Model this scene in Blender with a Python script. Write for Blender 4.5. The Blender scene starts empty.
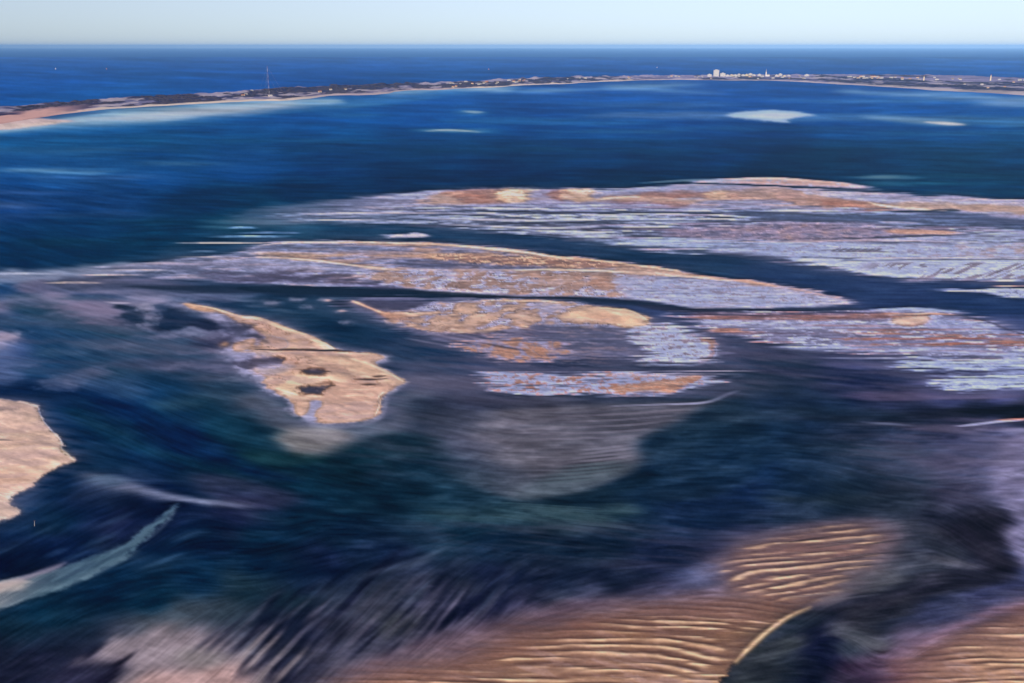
import bpy, bmesh, math, random
import numpy as np
from mathutils import Vector, Matrix

# ---------------------------------------------------------------- camera, sky, sun
S = bpy.context.scene
CAM_H, FOC, HORIZ = 320.0, 900.0, 46.0
PITCH = math.atan((341.5 - HORIZ) / FOC)
cam = bpy.data.objects.new('camera', bpy.data.cameras.new('camera'))
S.collection.objects.link(cam); S.camera = cam
cam.location = (0, 0, CAM_H); cam.rotation_euler = (math.pi / 2 - PITCH, 0, 0)
cam.data.sensor_width = 36; cam.data.lens = 36 * FOC / 1024
cam.data.clip_start = 1; cam.data.clip_end = 400000
SUN_EL, SUN_AZ = math.radians(23), math.radians(206)      # azimuth: clockwise from +Y, the light comes from behind the left shoulder
W = bpy.data.worlds.new('World'); S.world = W; W.use_nodes = True
nt = W.node_tree; bg = nt.nodes['Background']
sky = nt.nodes.new('ShaderNodeTexSky'); sky.sky_type = 'NISHITA'; sky.sun_disc = False
sky.sun_elevation = SUN_EL; sky.sun_rotation = SUN_AZ; sky.altitude = 0; sky.air_density = .7; sky.dust_density = .15; sky.ozone_density = 7
hs = nt.nodes.new('ShaderNodeHueSaturation'); hs.inputs['Saturation'].default_value = .5
nt.links.new(sky.outputs[0], hs.inputs['Color']); nt.links.new(hs.outputs[0], bg.inputs[0]); bg.inputs[1].default_value = .112
sun = bpy.data.objects.new('sun', bpy.data.lights.new('sun', 'SUN')); S.collection.objects.link(sun)
sun.data.energy = 5.0; sun.data.angle = math.radians(.5); sun.data.color = (1, .82, .64)
sd = Vector((math.sin(SUN_AZ) * math.cos(SUN_EL), math.cos(SUN_AZ) * math.cos(SUN_EL), math.sin(SUN_EL)))
sun.rotation_euler = sd.to_track_quat('Z', 'Y').to_euler()
S.view_settings.view_transform = 'Standard'; S.view_settings.look = 'None'; S.view_settings.gamma = 1; S.view_settings.exposure = 0
S.cycles.volume_bounces = 0; S.cycles.max_bounces = 4; S.cycles.use_denoising = True

# ---------------------------------------------------------------- tidal flat map
# A map of the tidal flat on a fan shaped survey grid.  (X, Y) are survey
# coordinates on the flat ground; each grid node is a real place in metres.
X0, X1, Y0, Y1 = -176.0, 1200.0, 57.0, 830.0
SX, SY = 1.25, 1.0
GX = np.arange(X0, X1 + .01, SX); GY = np.arange(Y0, Y1 + .01, SY)
NX, NY = len(GX), len(GY)
X, Y = np.meshgrid(GX, GY)
X = X.astype(np.float32); Y = Y.astype(np.float32)
_rng = np.random.default_rng(7)
_LAT = _rng.random((256, 256)).astype(np.float32)

def vnoise(x, y, seed=0):
    x = x + 17.3 * seed + 1000.; y = y + 41.7 * seed + 1000.
    xi = np.floor(x).astype(np.int32); yi = np.floor(y).astype(np.int32)
    fx = (x - xi).astype(np.float32); fy = (y - yi).astype(np.float32)
    fx = fx * fx * fx * (fx * (fx * 6 - 15) + 10); fy = fy * fy * fy * (fy * (fy * 6 - 15) + 10)
    a = _LAT[yi & 255, xi & 255]; b = _LAT[yi & 255, (xi + 1) & 255]
    c = _LAT[(yi + 1) & 255, xi & 255]; d = _LAT[(yi + 1) & 255, (xi + 1) & 255]
    return (a + (b - a) * fx) * (1 - fy) + (c + (d - c) * fx) * fy

def fbm(x, y, sx, sy, octv=4, seed=0, rot=0.0, gain=.5):
    """roughly -1..1"""
    if rot:
        r = math.radians(rot); x, y = x * math.cos(r) + y * math.sin(r), -x * math.sin(r) + y * math.cos(r)
    s = 0; a = 1.0; t = 0
    for k in range(octv):
        s = s + a * (vnoise(x / sx * 2 ** k, y / sy * 2 ** k, seed * 7 + k) * 2 - 1); t += a; a *= gain
    return s / t * 1.7

def sstep(a, b, v):
    t = np.clip((v - a) / (b - a), 0, 1)
    return t * t * (3 - 2 * t)

def boxblur(a, r, axis):
    r = int(round(r))
    if r < 1: return a
    pad = [(0, 0)] * a.ndim; pad[axis] = (r + 1, r)
    c = np.cumsum(np.pad(a, pad, mode='edge'), axis=axis, dtype=np.float64)
    n = a.shape[axis]
    hi = np.take(c, np.arange(2 * r + 1, 2 * r + 1 + n), axis=axis); lo = np.take(c, np.arange(0, n), axis=axis)
    return ((hi - lo) / (2 * r + 1)).astype(np.float32)

def blur(a, fx, fy):
    for _ in range(2):
        a = boxblur(a, fx / 1.6 / SX, 1); a = boxblur(a, fy / 1.6 / SY, 0)
    return a

def spline(pts, n=6, closed=True):
    p = np.array(pts, float); m = len(p); out = []
    rng = range(m) if closed else range(m - 1)
    for i in rng:
        if closed: a, b, c, d = p[i - 1], p[i], p[(i + 1) % m], p[(i + 2) % m]
        else: a, b, c, d = p[max(i - 1, 0)], p[i], p[i + 1], p[min(i + 2, m - 1)]
        for k in range(n):
            t = k / n
            out.append(.5 * ((2 * b) + (-a + c) * t + (2 * a - 5 * b + 4 * c - d) * t * t + (-a + 3 * b - 3 * c + d) * t ** 3))
    if not closed: out.append(p[-1])
    return np.array(out)

def window(x0, y0, x1, y1):
    i0 = max(0, int((y0 - Y0) / SY)); i1 = min(NY, int((y1 - Y0) / SY) + 2)
    j0 = max(0, int((x0 - X0) / SX)); j1 = min(NX, int((x1 - X0) / SX) + 2)
    return slice(i0, i1), slice(j0, j1)

def inside(poly, w):
    """even-odd fill, with three sub rows for soft slopes"""
    ys = GY[w[0]]; xs = GX[w[1]]; m = np.zeros((len(ys), len(xs)), np.float32)
    a = poly; b = np.roll(poly, -1, axis=0)
    for r, yy in enumerate(ys):
        for sub in (-.33, 0, .33):
            y = yy + sub * SY
            hit = ((a[:, 1] <= y) & (b[:, 1] > y)) | ((b[:, 1] <= y) & (a[:, 1] > y))
            if not hit.any(): continue
            xx = np.sort(a[hit, 0] + (y - a[hit, 1]) / (b[hit, 1] - a[hit, 1]) * (b[hit, 0] - a[hit, 0]))
            for k in range(0, len(xx) - 1, 2):
                m[r] += np.clip((np.minimum(xs + SX / 2, xx[k + 1]) - np.maximum(xs - SX / 2, xx[k])) / SX, 0, 1) / 3
    return m

def shape_mask(pts, fx=1, fy=1, warp=0, wscale=(40, 10), seed=1, closed=True, st=0, smooth=True, fade=None):
    """soft filled outline, its edge shaken by noise; returns (window, mask)"""
    poly = spline(pts) if smooth else np.array(pts, float)
    mx = fx * 3 + warp * 3 + 6; my = fy * 3 + warp + 6
    w = window(poly[:, 0].min() - mx, poly[:, 1].min() - my, poly[:, 0].max() + mx, poly[:, 1].max() + my)
    m = inside(poly, w)
    m = blur(m, fx, fy)
    if warp:
        xx, yy = X[w], Y[w]
        dx = fbm(xx, yy, wscale[0], wscale[1], 4, seed, gain=.6) * warp * 3; dy = fbm(xx, yy, wscale[0], wscale[1], 4, seed + 5, gain=.6) * warp * .6
        h, v = m.shape
        fi = np.clip((yy + dy - yy[0, 0]) / SY, 0, h - 1.001); fj = np.clip((xx + dx - xx[0, 0]) / SX, 0, v - 1.001)
        i = fi.astype(int); j = fj.astype(int); a = fi - i; b = fj - j
        m = (m[i, j] * (1 - b) + m[i, j + 1] * b) * (1 - a) + (m[i + 1, j] * (1 - b) + m[i + 1, j + 1] * b) * a
    if st:
        q = fbm(X[w], Y[w], 110, 1.6, 3, seed + 21, 0, .7) * .6 + fbm(X[w], Y[w], 30, 1.3, 3, seed + 22, 0, .7) * .4
        m = sstep(.1, .86, m + st * q * 3.6 * m * (1 - m) + st * .25 * q * (m > .03) * sstep(.02, .15, m))
    if fade: m = m * (fade[2] + (1 - fade[2]) * sstep(fade[0], fade[1], X[w] + 25 * fbm(X[w], Y[w], 60, 2, 3, seed + 31, 0, .7)))
    return w, m

def ribbon(path):
    """(x, y, half width) nodes -> outline"""
    p = spline(path, 5, closed=False); d = np.gradient(p[:, :2], axis=0); d /= np.linalg.norm(d, axis=1)[:, None] + 1e-9
    n = np.stack([-d[:, 1], d[:, 0]], 1)
    return np.concatenate([p[:, :2] + n * p[:, 2:3], (p[:, :2] - n * p[:, 2:3])[::-1]])

# ---- state: colour as it would look in even daylight (0..255 display values), bare sand, wet shine, ripple height
RGB = np.zeros((NY, NX, 3), np.float32)
DRY = np.zeros((NY, NX), np.float32)
RIP = np.zeros((NY, NX), np.float32)
SHINE = np.zeros((NY, NX), np.float32)

def put(w, m, col, dry=None, shine=None):
    m = np.clip(m, 0, 1)
    c = np.asarray(col, np.float32)
    RGB[w] = RGB[w] * (1 - m[..., None]) + c * m[..., None]
    if dry is not None: DRY[w] = DRY[w] * (1 - m) + dry * m
    if shine is not None: SHINE[w] = SHINE[w] * (1 - m) + shine * m

def P(pts, col, fx=3, fy=1, op=1.0, warp=0, ws=(40, 10), seed=1, brk=0, bs=(30, 4), brot=0, dry=None, shine=None, smooth=True, st=0, fade=None):
    """patch of ground; brk > 0 breaks it up with streaky noise"""
    w, m = shape_mask(pts, fx, fy, warp, ws, seed, smooth=smooth, st=st, fade=fade)
    if brk:
        n = fbm(X[w], Y[w], bs[0], bs[1], 4, seed + 11, brot, .6) * .5 + .5
        m = m * (1 - brk + brk * sstep(.25, .75, n)) 
    put(w, m * op, col, dry, shine)
    return w, m

def R(path, col, fx=1.5, fy=.8, op=1.0, **k):
    return P(ribbon(path), col, fx, fy, op, smooth=False, **k)

# ---- base water: colours sounded at scattered places
SAMPLES = '''
0 58 28 88 158;300 58 28 88 158;600 58 28 84 152;1024 58 32 90 158;0 80 28 88 158;300 80 24 82 150;600 70 24 80 145
-150 130 40 95 160;0 140 40 95 160;60 125 40 100 165;150 135 32 92 152;250 130 26 86 148;350 120 26 88 152;450 105 32 88 155;600 100 34 86 155;700 100 38 84 152
800 100 32 82 148;900 105 34 88 155;1000 112 38 92 158;1150 115 38 92 158;450 130 24 78 140;600 130 26 76 140;700 130 24 70 132;850 125 28 76 138;950 130 26 76 135;1024 140 24 76 128
450 150 18 66 122;600 150 18 62 118;750 150 16 58 112;900 150 18 66 116;1024 155 18 66 116;300 150 22 70 130;150 155 28 76 140;0 165 42 86 155
60 172 48 92 162;150 172 40 84 150;250 165 34 78 145;350 165 20 62 120;500 170 14 50 98;650 168 13 50 95;780 165 12 50 90;850 165 14 55 95;950 170 16 62 100;1024 178 16 60 98;1150 180 16 60 98
780 174 12 48 82;500 182 12 46 84;640 182 14 50 86;400 185 14 50 92;300 192 14 50 88;200 205 14 54 92;100 200 34 68 122;0 205 42 74 135;-150 210 42 74 135;0 235 20 62 108;80 230 18 62 106;150 235 13 60 96
240 210 18 60 95;280 210 45 80 115;240 225 32 76 108;300 225 50 85 120;200 240 25 65 100;60 255 13 54 90;0 262 14 52 88;100 262 14 52 84;180 250 35 65 95;-150 262 14 52 88
350 235 45 68 100;450 240 38 62 95;540 245 38 60 95;620 255 36 60 92;700 262 40 62 95;800 268 46 64 100;900 280 50 66 104;1000 282 48 64 100;1150 285 48 64 100;700 272 28 56 86;800 285 40 58 94;900 298 48 62 98;1010 308 44 62 98;950 305 42 60 95;860 295 46 62 98
680 305 60 70 105;750 312 58 66 98;820 309 62 70 105;1000 330 90 95 135;280 300 32 55 78;330 310 34 62 85;330 330 25 52 75;400 345 28 54 80;270 305 36 66 92
0 290 45 80 120;60 290 60 80 115;130 287 62 82 115;200 292 48 72 102;60 310 52 78 110;130 315 60 78 108;20 325 38 70 102;60 345 38 70 100;0 345 85 100 140;-150 345 60 85 120;0 375 70 92 135;40 370 42 75 108;100 370 44 72 98
0 390 18 48 88;40 390 14 42 80;70 398 14 44 80;110 410 12 42 78;150 435 10 38 72;180 450 12 40 70;100 430 18 54 84;100 460 18 45 70;60 410 16 50 84;140 395 28 66 100;130 375 45 72 95;200 370 48 74 98;210 400 30 66 88;230 430 26 62 80;150 415 16 52 82;-150 390 14 42 80
180 385 34 68 96;240 460 22 56 70;250 485 14 44 62;200 465 22 52 72;300 480 16 46 62;350 460 14 44 56;340 440 30 56 64;400 445 30 50 62;430 400 46 62 82;430 380 40 60 86;470 372 58 66 96;450 360 34 56 82;500 372 44 54 80;430 415 54 62 78
470 430 68 74 92;400 480 18 44 60;350 500 18 44 60;300 515 16 44 64;250 505 56 58 84;230 520 32 36 66;200 540 18 34 62;150 510 18 30 60;100 505 30 44 72;60 480 14 42 72;30 510 30 54 84;100 485 60 70 96;60 525 18 44 68;60 545 22 36 66
120 520 32 38 68;30 560 16 28 56;100 590 16 44 66;150 600 18 50 70;60 610 20 50 68;20 630 26 50 66;200 575 16 46 70;250 560 16 42 66;250 540 16 46 68;350 540 20 40 62;330 560 22 32 60;380 555 26 40 64;300 580 24 40 64;420 540 22 44 62
430 512 38 66 82;500 515 34 58 72;450 530 26 50 66;500 545 20 40 60;560 540 22 38 56;600 550 28 42 60;620 530 28 44 62;560 515 36 56 68;620 510 30 48 62;640 490 18 42 68;700 470 20 42 68;760 460 22 44 72;740 500 24 42 72;680 440 28 46 62;720 420 34 52 68
700 520 24 40 66;770 430 26 48 72;740 390 44 56 74;780 400 38 52 74;840 385 34 42 70;880 395 46 48 76;940 395 72 72 112;1010 395 80 80 125;1024 412 24 28 42;960 410 30 34 52;900 418 40 44 64;820 420 30 46 70;780 350 48 58 80;800 370 44 56 76;720 350 56 64 90;860 360 60 66 100
860 430 40 50 72;900 440 56 60 82;950 430 66 64 88;1000 430 82 80 110;960 460 84 82 108;1010 455 110 106 140;1024 480 130 126 160;900 470 50 62 82;850 460 44 58 78;850 490 36 50 66;900 495 46 54 68;800 480 28 46 68;960 495 66 62 82;1015 510 120 118 158;1024 560 96 98 138
900 505 46 52 66;940 515 44 44 60;985 520 40 40 56;995 545 40 40 56;960 545 50 50 64;900 540 58 64 78;920 560 64 66 82;980 575 52 50 68;1020 585 66 66 96;880 565 70 72 82;950 590 46 48 64;1000 595 70 70 102;880 590 46 50 62;840 600 36 38 52
900 610 42 46 62;850 620 30 30 42;950 610 70 70 98;880 630 50 52 64;800 615 42 48 58;780 630 48 54 64;760 650 52 58 66;820 640 26 26 50;830 670 26 28 46;780 670 40 46 56;860 645 62 66 76;880 660 60 56 72;860 680 66 56 76;900 645 140 115 140;895 670 105 85 110;740 680 50 54 60;1150 560 96 98 138;1150 480 120 118 155
500 580 26 32 56;560 585 28 36 56;460 580 36 44 60;620 580 32 38 58;670 560 28 36 60;720 555 48 50 76;760 540 62 62 86;820 520 40 52 72;700 580 70 72 100;740 595 90 88 120;560 605 56 58 72;600 600 64 64 84;650 590 62 62 88;680 598 88 86 118
520 615 70 64 84;470 610 44 42 64;400 590 34 44 60;400 570 48 54 76;430 600 62 60 82;380 610 58 60 72;420 640 84 80 96;360 640 74 74 92;460 640 104 90 108;510 640 100 80 92;340 670 100 92 110;400 665 108 94 108;560 620 92 78 100;600 625 104 80 88;330 600 56 62 78;290 600 44 60 72
280 620 28 36 56;310 620 36 42 62;260 640 50 50 68;300 650 50 52 70;320 665 56 54 72;270 675 44 44 64;240 650 120 112 122;200 640 140 124 134;150 625 96 98 106;180 615 84 90 98;230 610 66 76 86;240 590 40 60 72;120 640 70 72 86;60 640 36 46 62;30 660 34 38 58;80 660 42 40 62;120 665 50 48 66;90 683 50 46 66;160 660 150 132 140;170 690 190 158 160;230 680 176 146 150;10 690 30 34 54;-150 660 34 38 58;-150 620 24 44 60;-150 560 20 40 62
100 760 60 56 74;300 760 90 80 95;500 760 120 96 90;850 760 60 52 70;0 820 60 56 74;600 820 120 96 90;1150 820 120 96 90
'''
def base_colours():
    s = np.array([[float(v) for v in t.split()] for line in SAMPLES.strip().splitlines() for t in line.split(';') if t.strip()])
    # work on a coarse grid, then enlarge
    cy = np.arange(Y0, Y1 + 5, 4.); cx = np.arange(X0, X1 + 9, 8.)
    gx, gy = np.meshgrid(cx, cy)
    gx = gx + fbm(gx, gy, 60, 25, 3, 90) * 14; gy2 = gy + fbm(gx, gy, 60, 25, 3, 91) * 4
    num = np.zeros(gx.shape + (3,)); den = np.zeros(gx.shape)
    for x, y, r, g, b in s:
        # vertical reach shrinks towards the far edge of the flat
        k = 2.6 if y < 320 else (1.9 if y < 450 else 1.4)
        d2 = ((gx - x) ** 2 + ((gy2 - y) * k) ** 2) / 100. + .6
        wgt = d2 ** -2.1
        num += wgt[..., None] * np.array([r, g, b]) ; den += wgt
    c = num / den[..., None]
    fi = (Y - Y0) / 4.; fj = (X - X0) / 8.; i = fi.astype(int); j = fj.astype(int)
    a = (fi - i)[..., None]; b = (fj - j)[..., None]
    return ((c[i, j] * (1 - b) + c[i, j + 1] * b) * (1 - a) + (c[i + 1, j] * (1 - b) + c[i + 1, j + 1] * b) * a).astype(np.float32)

# ---- direction of the current (degrees, positive = running down to the right)
FLOW = '''100 130 -1;500 130 0;900 130 2;-100 200 12;50 200 12;200 200 8;350 170 1;600 170 1;900 175 2;80 240 12;200 250 0;350 230 0;450 240 2;600 245 6;700 245 5;950 250 2
120 270 -2;250 275 1;450 290 2;600 330 4;900 330 2;800 290 6;100 300 16;200 320 18;60 345 20;30 380 8;150 430 24;100 400 20;250 370 6;250 440 14;330 470 12;430 350 10;480 400 6;460 440 8
560 440 -3;620 430 -8;600 480 -8;760 350 4;760 420 4;840 480 14;950 380 2;950 420 2;980 470 -10;900 530 -2;960 530 35;600 520 9;680 510 6;540 520 10;40 510 -25;60 560 -26;150 540 -30;120 600 -14;60 640 -32
150 650 -38;220 630 -35;250 670 -46;300 630 -48;350 600 -44;420 620 -46;480 600 -50;560 590 -15;520 660 0;620 640 -4;700 570 -8;660 600 -14;800 620 -30;860 650 35;900 650 -30;980 660 1;240 520 14;350 520 4;200 575 8;300 545 -16;800 560 -8;500 570 -30;900 590 -6'''
def flow_field():
    s = np.array([[float(v) for v in t.split()] for line in FLOW.splitlines() for t in line.split(';')])
    c = 0; v = 0; d = 0
    xc, yc = X[::4, ::4], Y[::4, ::4]
    for x, y, a in s:
        k = 1.6
        w = (((xc - x) ** 2 + ((yc - y) * k) ** 2) / 400. + .5) ** -1.8
        c = c + w * math.cos(math.radians(a)); v = v + w * math.sin(math.radians(a)); d = d + w
    ang = np.arctan2(v, c)
    ang = ang + fbm(xc, yc, 120, 50, 2, 77) * .06
    ang = np.repeat(np.repeat(ang, 4, 0), 4, 1)[:NY, :NX]
    return ang.astype(np.float32)

def smear(img, ang, n, step=1.0):
    """carry every value along the current, n steps each way"""
    out = img.copy(); tot = 1.0
    dx = np.cos(ang) * step / SX; dy = np.sin(ang) * step / SY
    I, J = np.meshgrid(np.arange(NY), np.arange(NX), indexing='ij')
    for sgn in (1, -1):
        fi = I.astype(np.float32); fj = J.astype(np.float32)
        for k in range(n):
            ii = np.clip(fi + .5, 0, NY - 1).astype(np.int32); jj = np.clip(fj + .5, 0, NX - 1).astype(np.int32)
            fi = fi + sgn * dy[ii, jj]; fj = fj + sgn * dx[ii, jj]
            ii = np.clip(fi + .5, 0, NY - 1).astype(np.int32); jj = np.clip(fj + .5, 0, NX - 1).astype(np.int32)
            wk = 1 - k / n
            out += img[ii, jj] * wk
            if sgn == 1: tot += 2 * wk
    return out / tot
RGB[:] = base_colours()
RGB *= (np.array([.5, .88, 1.02], np.float32) * sstep(290, 200, Y)[..., None] + np.array([.86, .95, 1.02], np.float32) * (1 - sstep(290, 200, Y))[..., None])
ANG = flow_field()

# ======== soft, submerged things (smeared along the current afterwards)
# streaks in the upper lagoon
for k, (x, y, l, t, c, o) in enumerate([
    (60, 171, 60, 2.2, (78, 128, 192), .8), (20, 170, 30, 1.5, (80, 130, 195), .6), (180, 164, 50, 1.5, (58, 104, 168), .7), (100, 178, 80, 2, (52, 88, 156), .6), (0, 205, 50, 3, (60, 92, 158), .6),
    (20, 192, 60, 2, (58, 90, 160), .6), (30, 115, 60, 3, (60, 120, 185), .5), (450, 131, 40, 1.3, (110, 160, 205), .75), (620, 131, 90, 1.5, (50, 100, 160), .6), (470, 112, 14, 1.6, (95, 150, 205), .8), (355, 105, 40, 1.2, (100, 160, 215), .6),
    (360, 115, 30, 1.2, (70, 130, 195), .6), (550, 122, 120, 3, (38, 92, 152), .6), (700, 116, 130, 3.5, (72, 112, 178), .85), (660, 104, 90, 2, (66, 108, 176), .6), (860, 118, 110, 3.5, (60, 104, 166), .8), (900, 100, 150, 2.2, (62, 108, 172), .7),
    (1000, 121, 70, 5, (62, 112, 168), .7), (1010, 104, 40, 3, (74, 118, 178), .7), (960, 133, 100, 2, (40, 90, 146), .5), (760, 128, 120, 2, (36, 84, 140), .5), (700, 141, 160, 1.6, (14, 56, 108), .6), (550, 150, 200, 1.6, (20, 66, 122), .5),
    (420, 92, 60, 2.5, (60, 120, 185), .6), (180, 125, 90, 1.5, (30, 84, 142), .5), (80, 150, 100, 2, (46, 92, 158), .5), (300, 140, 120, 2, (22, 76, 136), .5), (80, 215, 90, 2, (44, 78, 138), .5), (40, 245, 60, 1.5, (22, 66, 108), .5),
    (100, 240, 90, 2, (20, 70, 108), .6), (150, 222, 60, 2, (24, 66, 106), .5), (180, 262, 80, 2, (10, 46, 76), .5), (255, 222, 60, 3, (62, 100, 136), .6), (230, 228, 30, 2, (84, 128, 166), .5), (900, 178, 30, 1, (96, 140, 175), .8), (875, 177, 30, 1, (120, 150, 180), .7),
    (860, 183, 120, 1.2, (46, 92, 128), .6), (930, 184, 150, 1.2, (24, 76, 112), .6), (980, 176, 60, 1, (36, 84, 120), .5), (1000, 192, 80, 2, (14, 58, 92), .6)]):
    P([(x - l, y), (x - l * .3, y - t), (x + l * .5, y - t * .7), (x + l, y), (x + l * .4, y + t), (x - l * .5, y + t * .8)], c, 8, 1.2, o, warp=3, ws=(60, 5), seed=k)
# silt clouds on the left shallows
def silt_clouds(gain):
    for k, (pts, c, fx, fy, o) in enumerate([
        ([(-170, 276), (-20, 272), (60, 268), (130, 262), (150, 270), (90, 276), (20, 282), (-170, 290)], (132, 146, 182), 8, 2, .85),
        ([(20, 283), (70, 277), (130, 276), (200, 284), (180, 290), (110, 290), (60, 290), (25, 294)], (104, 104, 136), 8, 2, .8),
        ([(-170, 296), (0, 300), (40, 292), (90, 300), (140, 306), (150, 318), (140, 332), (110, 328), (70, 316), (20, 306), (-10, 312)], (132, 126, 156), 12, 3, .8),
        ([(90, 288), (160, 288), (220, 290), (256, 292), (230, 297), (170, 296), (120, 295)], (96, 106, 140), 8, 1.5, .8),
        ([(20, 296), (60, 302), (100, 318), (150, 334), (110, 336), (60, 326), (20, 312)], (40, 72, 98), 10, 3, .75),
        ([(60, 280), (110, 278), (130, 284), (100, 288), (60, 286)], (62, 76, 104), 6, 2, .6),
        ([(-170, 325), (0, 330), (12, 338), (10, 348), (0, 352), (-170, 350)], (156, 152, 182), 6, 3, .8),
        ([(-170, 355), (0, 350), (15, 372), (8, 388), (-170, 392)], (88, 106, 150), 8, 4, .6),
        ([(120, 308), (140, 305), (150, 318), (140, 328), (122, 324)], (24, 46, 72), 5, 3, 1),
        ([(150, 316), (180, 308), (195, 316), (190, 330), (165, 332), (150, 326)], (22, 42, 70), 5, 2.4, 1),
        ([(196, 318), (225, 312), (245, 322), (240, 332), (212, 334), (195, 328)], (20, 34, 62), 5, 2, 1),
        ([(190, 340), (225, 336), (245, 348), (235, 356), (200, 352)], (58, 66, 94), 7, 2, .8),
        ([(140, 318), (150, 314), (148, 330), (142, 330)], (150, 150, 180), 2.5, 2, .6),
        ([(120, 294), (150, 296), (175, 302), (150, 305), (125, 301)], (160, 156, 188), 5, 1.5, .7),
        ([(75, 340), (130, 343), (165, 340), (200, 348), (160, 354), (90, 350)], (78, 92, 120), 10, 3, .6),
        ([(50, 385), (58, 377), (75, 371), (100, 366), (110, 372), (95, 382), (75, 385)], (86, 96, 128), 3, 1.5, .75),
        ([(80, 385), (130, 376), (150, 388), (130, 400), (100, 396)], (60, 84, 120), 10, 4, .7),
        ([(-170, 380), (0, 384), (60, 389), (110, 398), (150, 412), (200, 432), (256, 462), (300, 480), (256, 480), (200, 462), (140, 440), (90, 416), (50, 401), (0, 397), (-170, 394)], (10, 36, 72), 6, 2.5, .85),
        ([(70, 402), (110, 416), (160, 446), (200, 466), (150, 458), (100, 438)], (26, 64, 90), 9, 4, .8),
        ([(155, 404), (180, 397), (220, 390), (240, 396), (200, 406), (170, 410)], (50, 82, 104), 8, 2, .7),
        ([(190, 378), (240, 376), (270, 392), (290, 410), (260, 420), (220, 405)], (60, 80, 106), 10, 5, .65),
        ([(250, 345), (200, 362), (150, 358), (110, 362), (160, 370), (240, 372)], (80, 86, 118), 16, 2.5, .5),
        ([(200, 330), (230, 338), (236, 352), (205, 345)], (62, 66, 96), 5, 2.5, .8)]):
        P(pts, c, fx, fy, o * gain, warp=4, ws=(26, 9), seed=20 + k, brk=.35, bs=(30, 5), brot=12)
silt_clouds(1)
# wash round the hooked bank, and its pale submerged spit
P([(262, 392), (300, 418), (345, 428), (385, 420), (400, 395), (415, 382), (400, 372), (430, 380), (440, 395), (410, 400), (402, 425), (370, 440), (340, 444), (300, 440), (262, 420), (240, 400)], (110, 116, 138), 8, 4, .75, warp=3, seed=50)
P([(280, 428), (335, 428), (354, 436), (345, 445), (325, 455), (300, 456), (286, 448)], (136, 134, 138), 6, 2.6, .9, warp=2, seed=51)
P([(235, 452), (290, 452), (330, 456), (310, 466), (260, 466)], (28, 60, 66), 12, 3, .6, seed=52)
P([(395, 358), (450, 362), (520, 372), (600, 372), (600, 366), (520, 384), (470, 398), (410, 392), (400, 375)], (78, 84, 112), 14, 4, .6, warp=4, seed=53)
P([(400, 378), (430, 376), (520, 381), (500, 388), (430, 388)], (98, 98, 120), 12, 2, .6, seed=54)
# the broad lilac shoal in the middle, with a crisp right edge
LOBE = [(430, 398), (520, 398), (600, 402), (660, 402), (706, 401), (735, 393), (722, 400), (704, 406), (690, 415), (664, 427), (644, 437), (638, 446), (640, 460), (632, 470), (605, 484), (565, 496), (520, 500), (480, 490), (440, 470), (410, 440), (405, 415)]
w, m = shape_mask(LOBE, 5, 2.5); put(w, m * sstep(405, 540, X[w]) * .7, (98, 97, 112)); P([(420, 400), (480, 396), (560, 420), (520, 470), (460, 450)], (72, 76, 96), 30, 12, .6, seed=55)
P([(520, 398), (600, 404), (690, 404), (704, 407), (688, 416), (664, 427), (645, 437), (638, 446), (640, 460), (620, 476), (560, 480), (500, 460), (480, 430)], (106, 104, 118), 14, 6, .8, warp=4, seed=56, brk=.3, bs=(60, 4), brot=-6)
w, m = shape_mask([(560, 470), (630, 462), (632, 472), (605, 484), (565, 496), (510, 500)], 12, 3); put(w, m * .6, (70, 86, 98))
P([(420, 402), (500, 398), (600, 402), (540, 408), (470, 410)], (44, 50, 72), 14, 2, .6, seed=58)
P([(640, 440), (664, 430), (700, 415), (735, 397), (760, 420), (760, 470), (700, 500), (600, 500), (560, 502), (605, 488), (640, 470)], (24, 44, 64), 6, 2, .55, seed=59)
P([(430, 512), (480, 508), (560, 506), (620, 505), (640, 512), (610, 522), (560, 528), (500, 522), (450, 520)], (54, 78, 88), 12, 3, .7, warp=3, seed=60, brk=.4, bs=(50, 3), brot=8)
P([(520, 503), (600, 488), (650, 470), (655, 478), (600, 500), (540, 506)], (16, 36, 52), 6, 1.6, .6, seed=61)
# streaks right of middle
for k, (x, y, l, t, c, o) in enumerate([(790, 352, 120, 6, (62, 64, 92), .6), (880, 366, 70, 4, (86, 88, 130), .6), (820, 372, 90, 4, (46, 52, 82), .7), (960, 381, 70, 3, (108, 108, 156), .7), (930, 396, 90, 3, (92, 82, 112), .7), (870, 383, 40, 4, (36, 42, 76), .7),
    (1000, 411, 75, 4.5, (16, 20, 32), .9), (930, 416, 50, 3, (28, 32, 50), .8), (1100, 408, 60, 5, (20, 24, 36), .9), (880, 424, 40, 2, (76, 82, 106), .7), (860, 418, 80, 2.5, (36, 40, 62), .7), (960, 428, 60, 5, (84, 78, 104), .6), (1000, 420, 50, 3, (104, 96, 128), .5), (740, 385, 60, 3, (60, 70, 92), .5),
    (690, 395, 60, 4, (70, 78, 106), .6), (800, 415, 120, 8, (36, 52, 72), .6), (740, 450, 90, 12, (24, 46, 70), .6), (850, 446, 60, 6, (50, 66, 88), .6), (880, 455, 40, 5, (66, 76, 96), .5), (830, 500, 70, 5, (40, 52, 64), .5), (720, 520, 80, 6, (22, 40, 66), .6), (560, 530, 60, 5, (40, 54, 66), .5),
    (950, 462, 50, 6, (92, 86, 112), .5), (1010, 440, 30, 8, (96, 92, 124), .5)]):
    P([(x - l, y - t * .3), (x - l * .3, y - t), (x + l * .5, y - t * .7), (x + l, y + t * .3), (x + l * .4, y + t), (x - l * .5, y + t * .8)], c, 12, t * .45, o, warp=5, ws=(80, 8), seed=70 + k)
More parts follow.
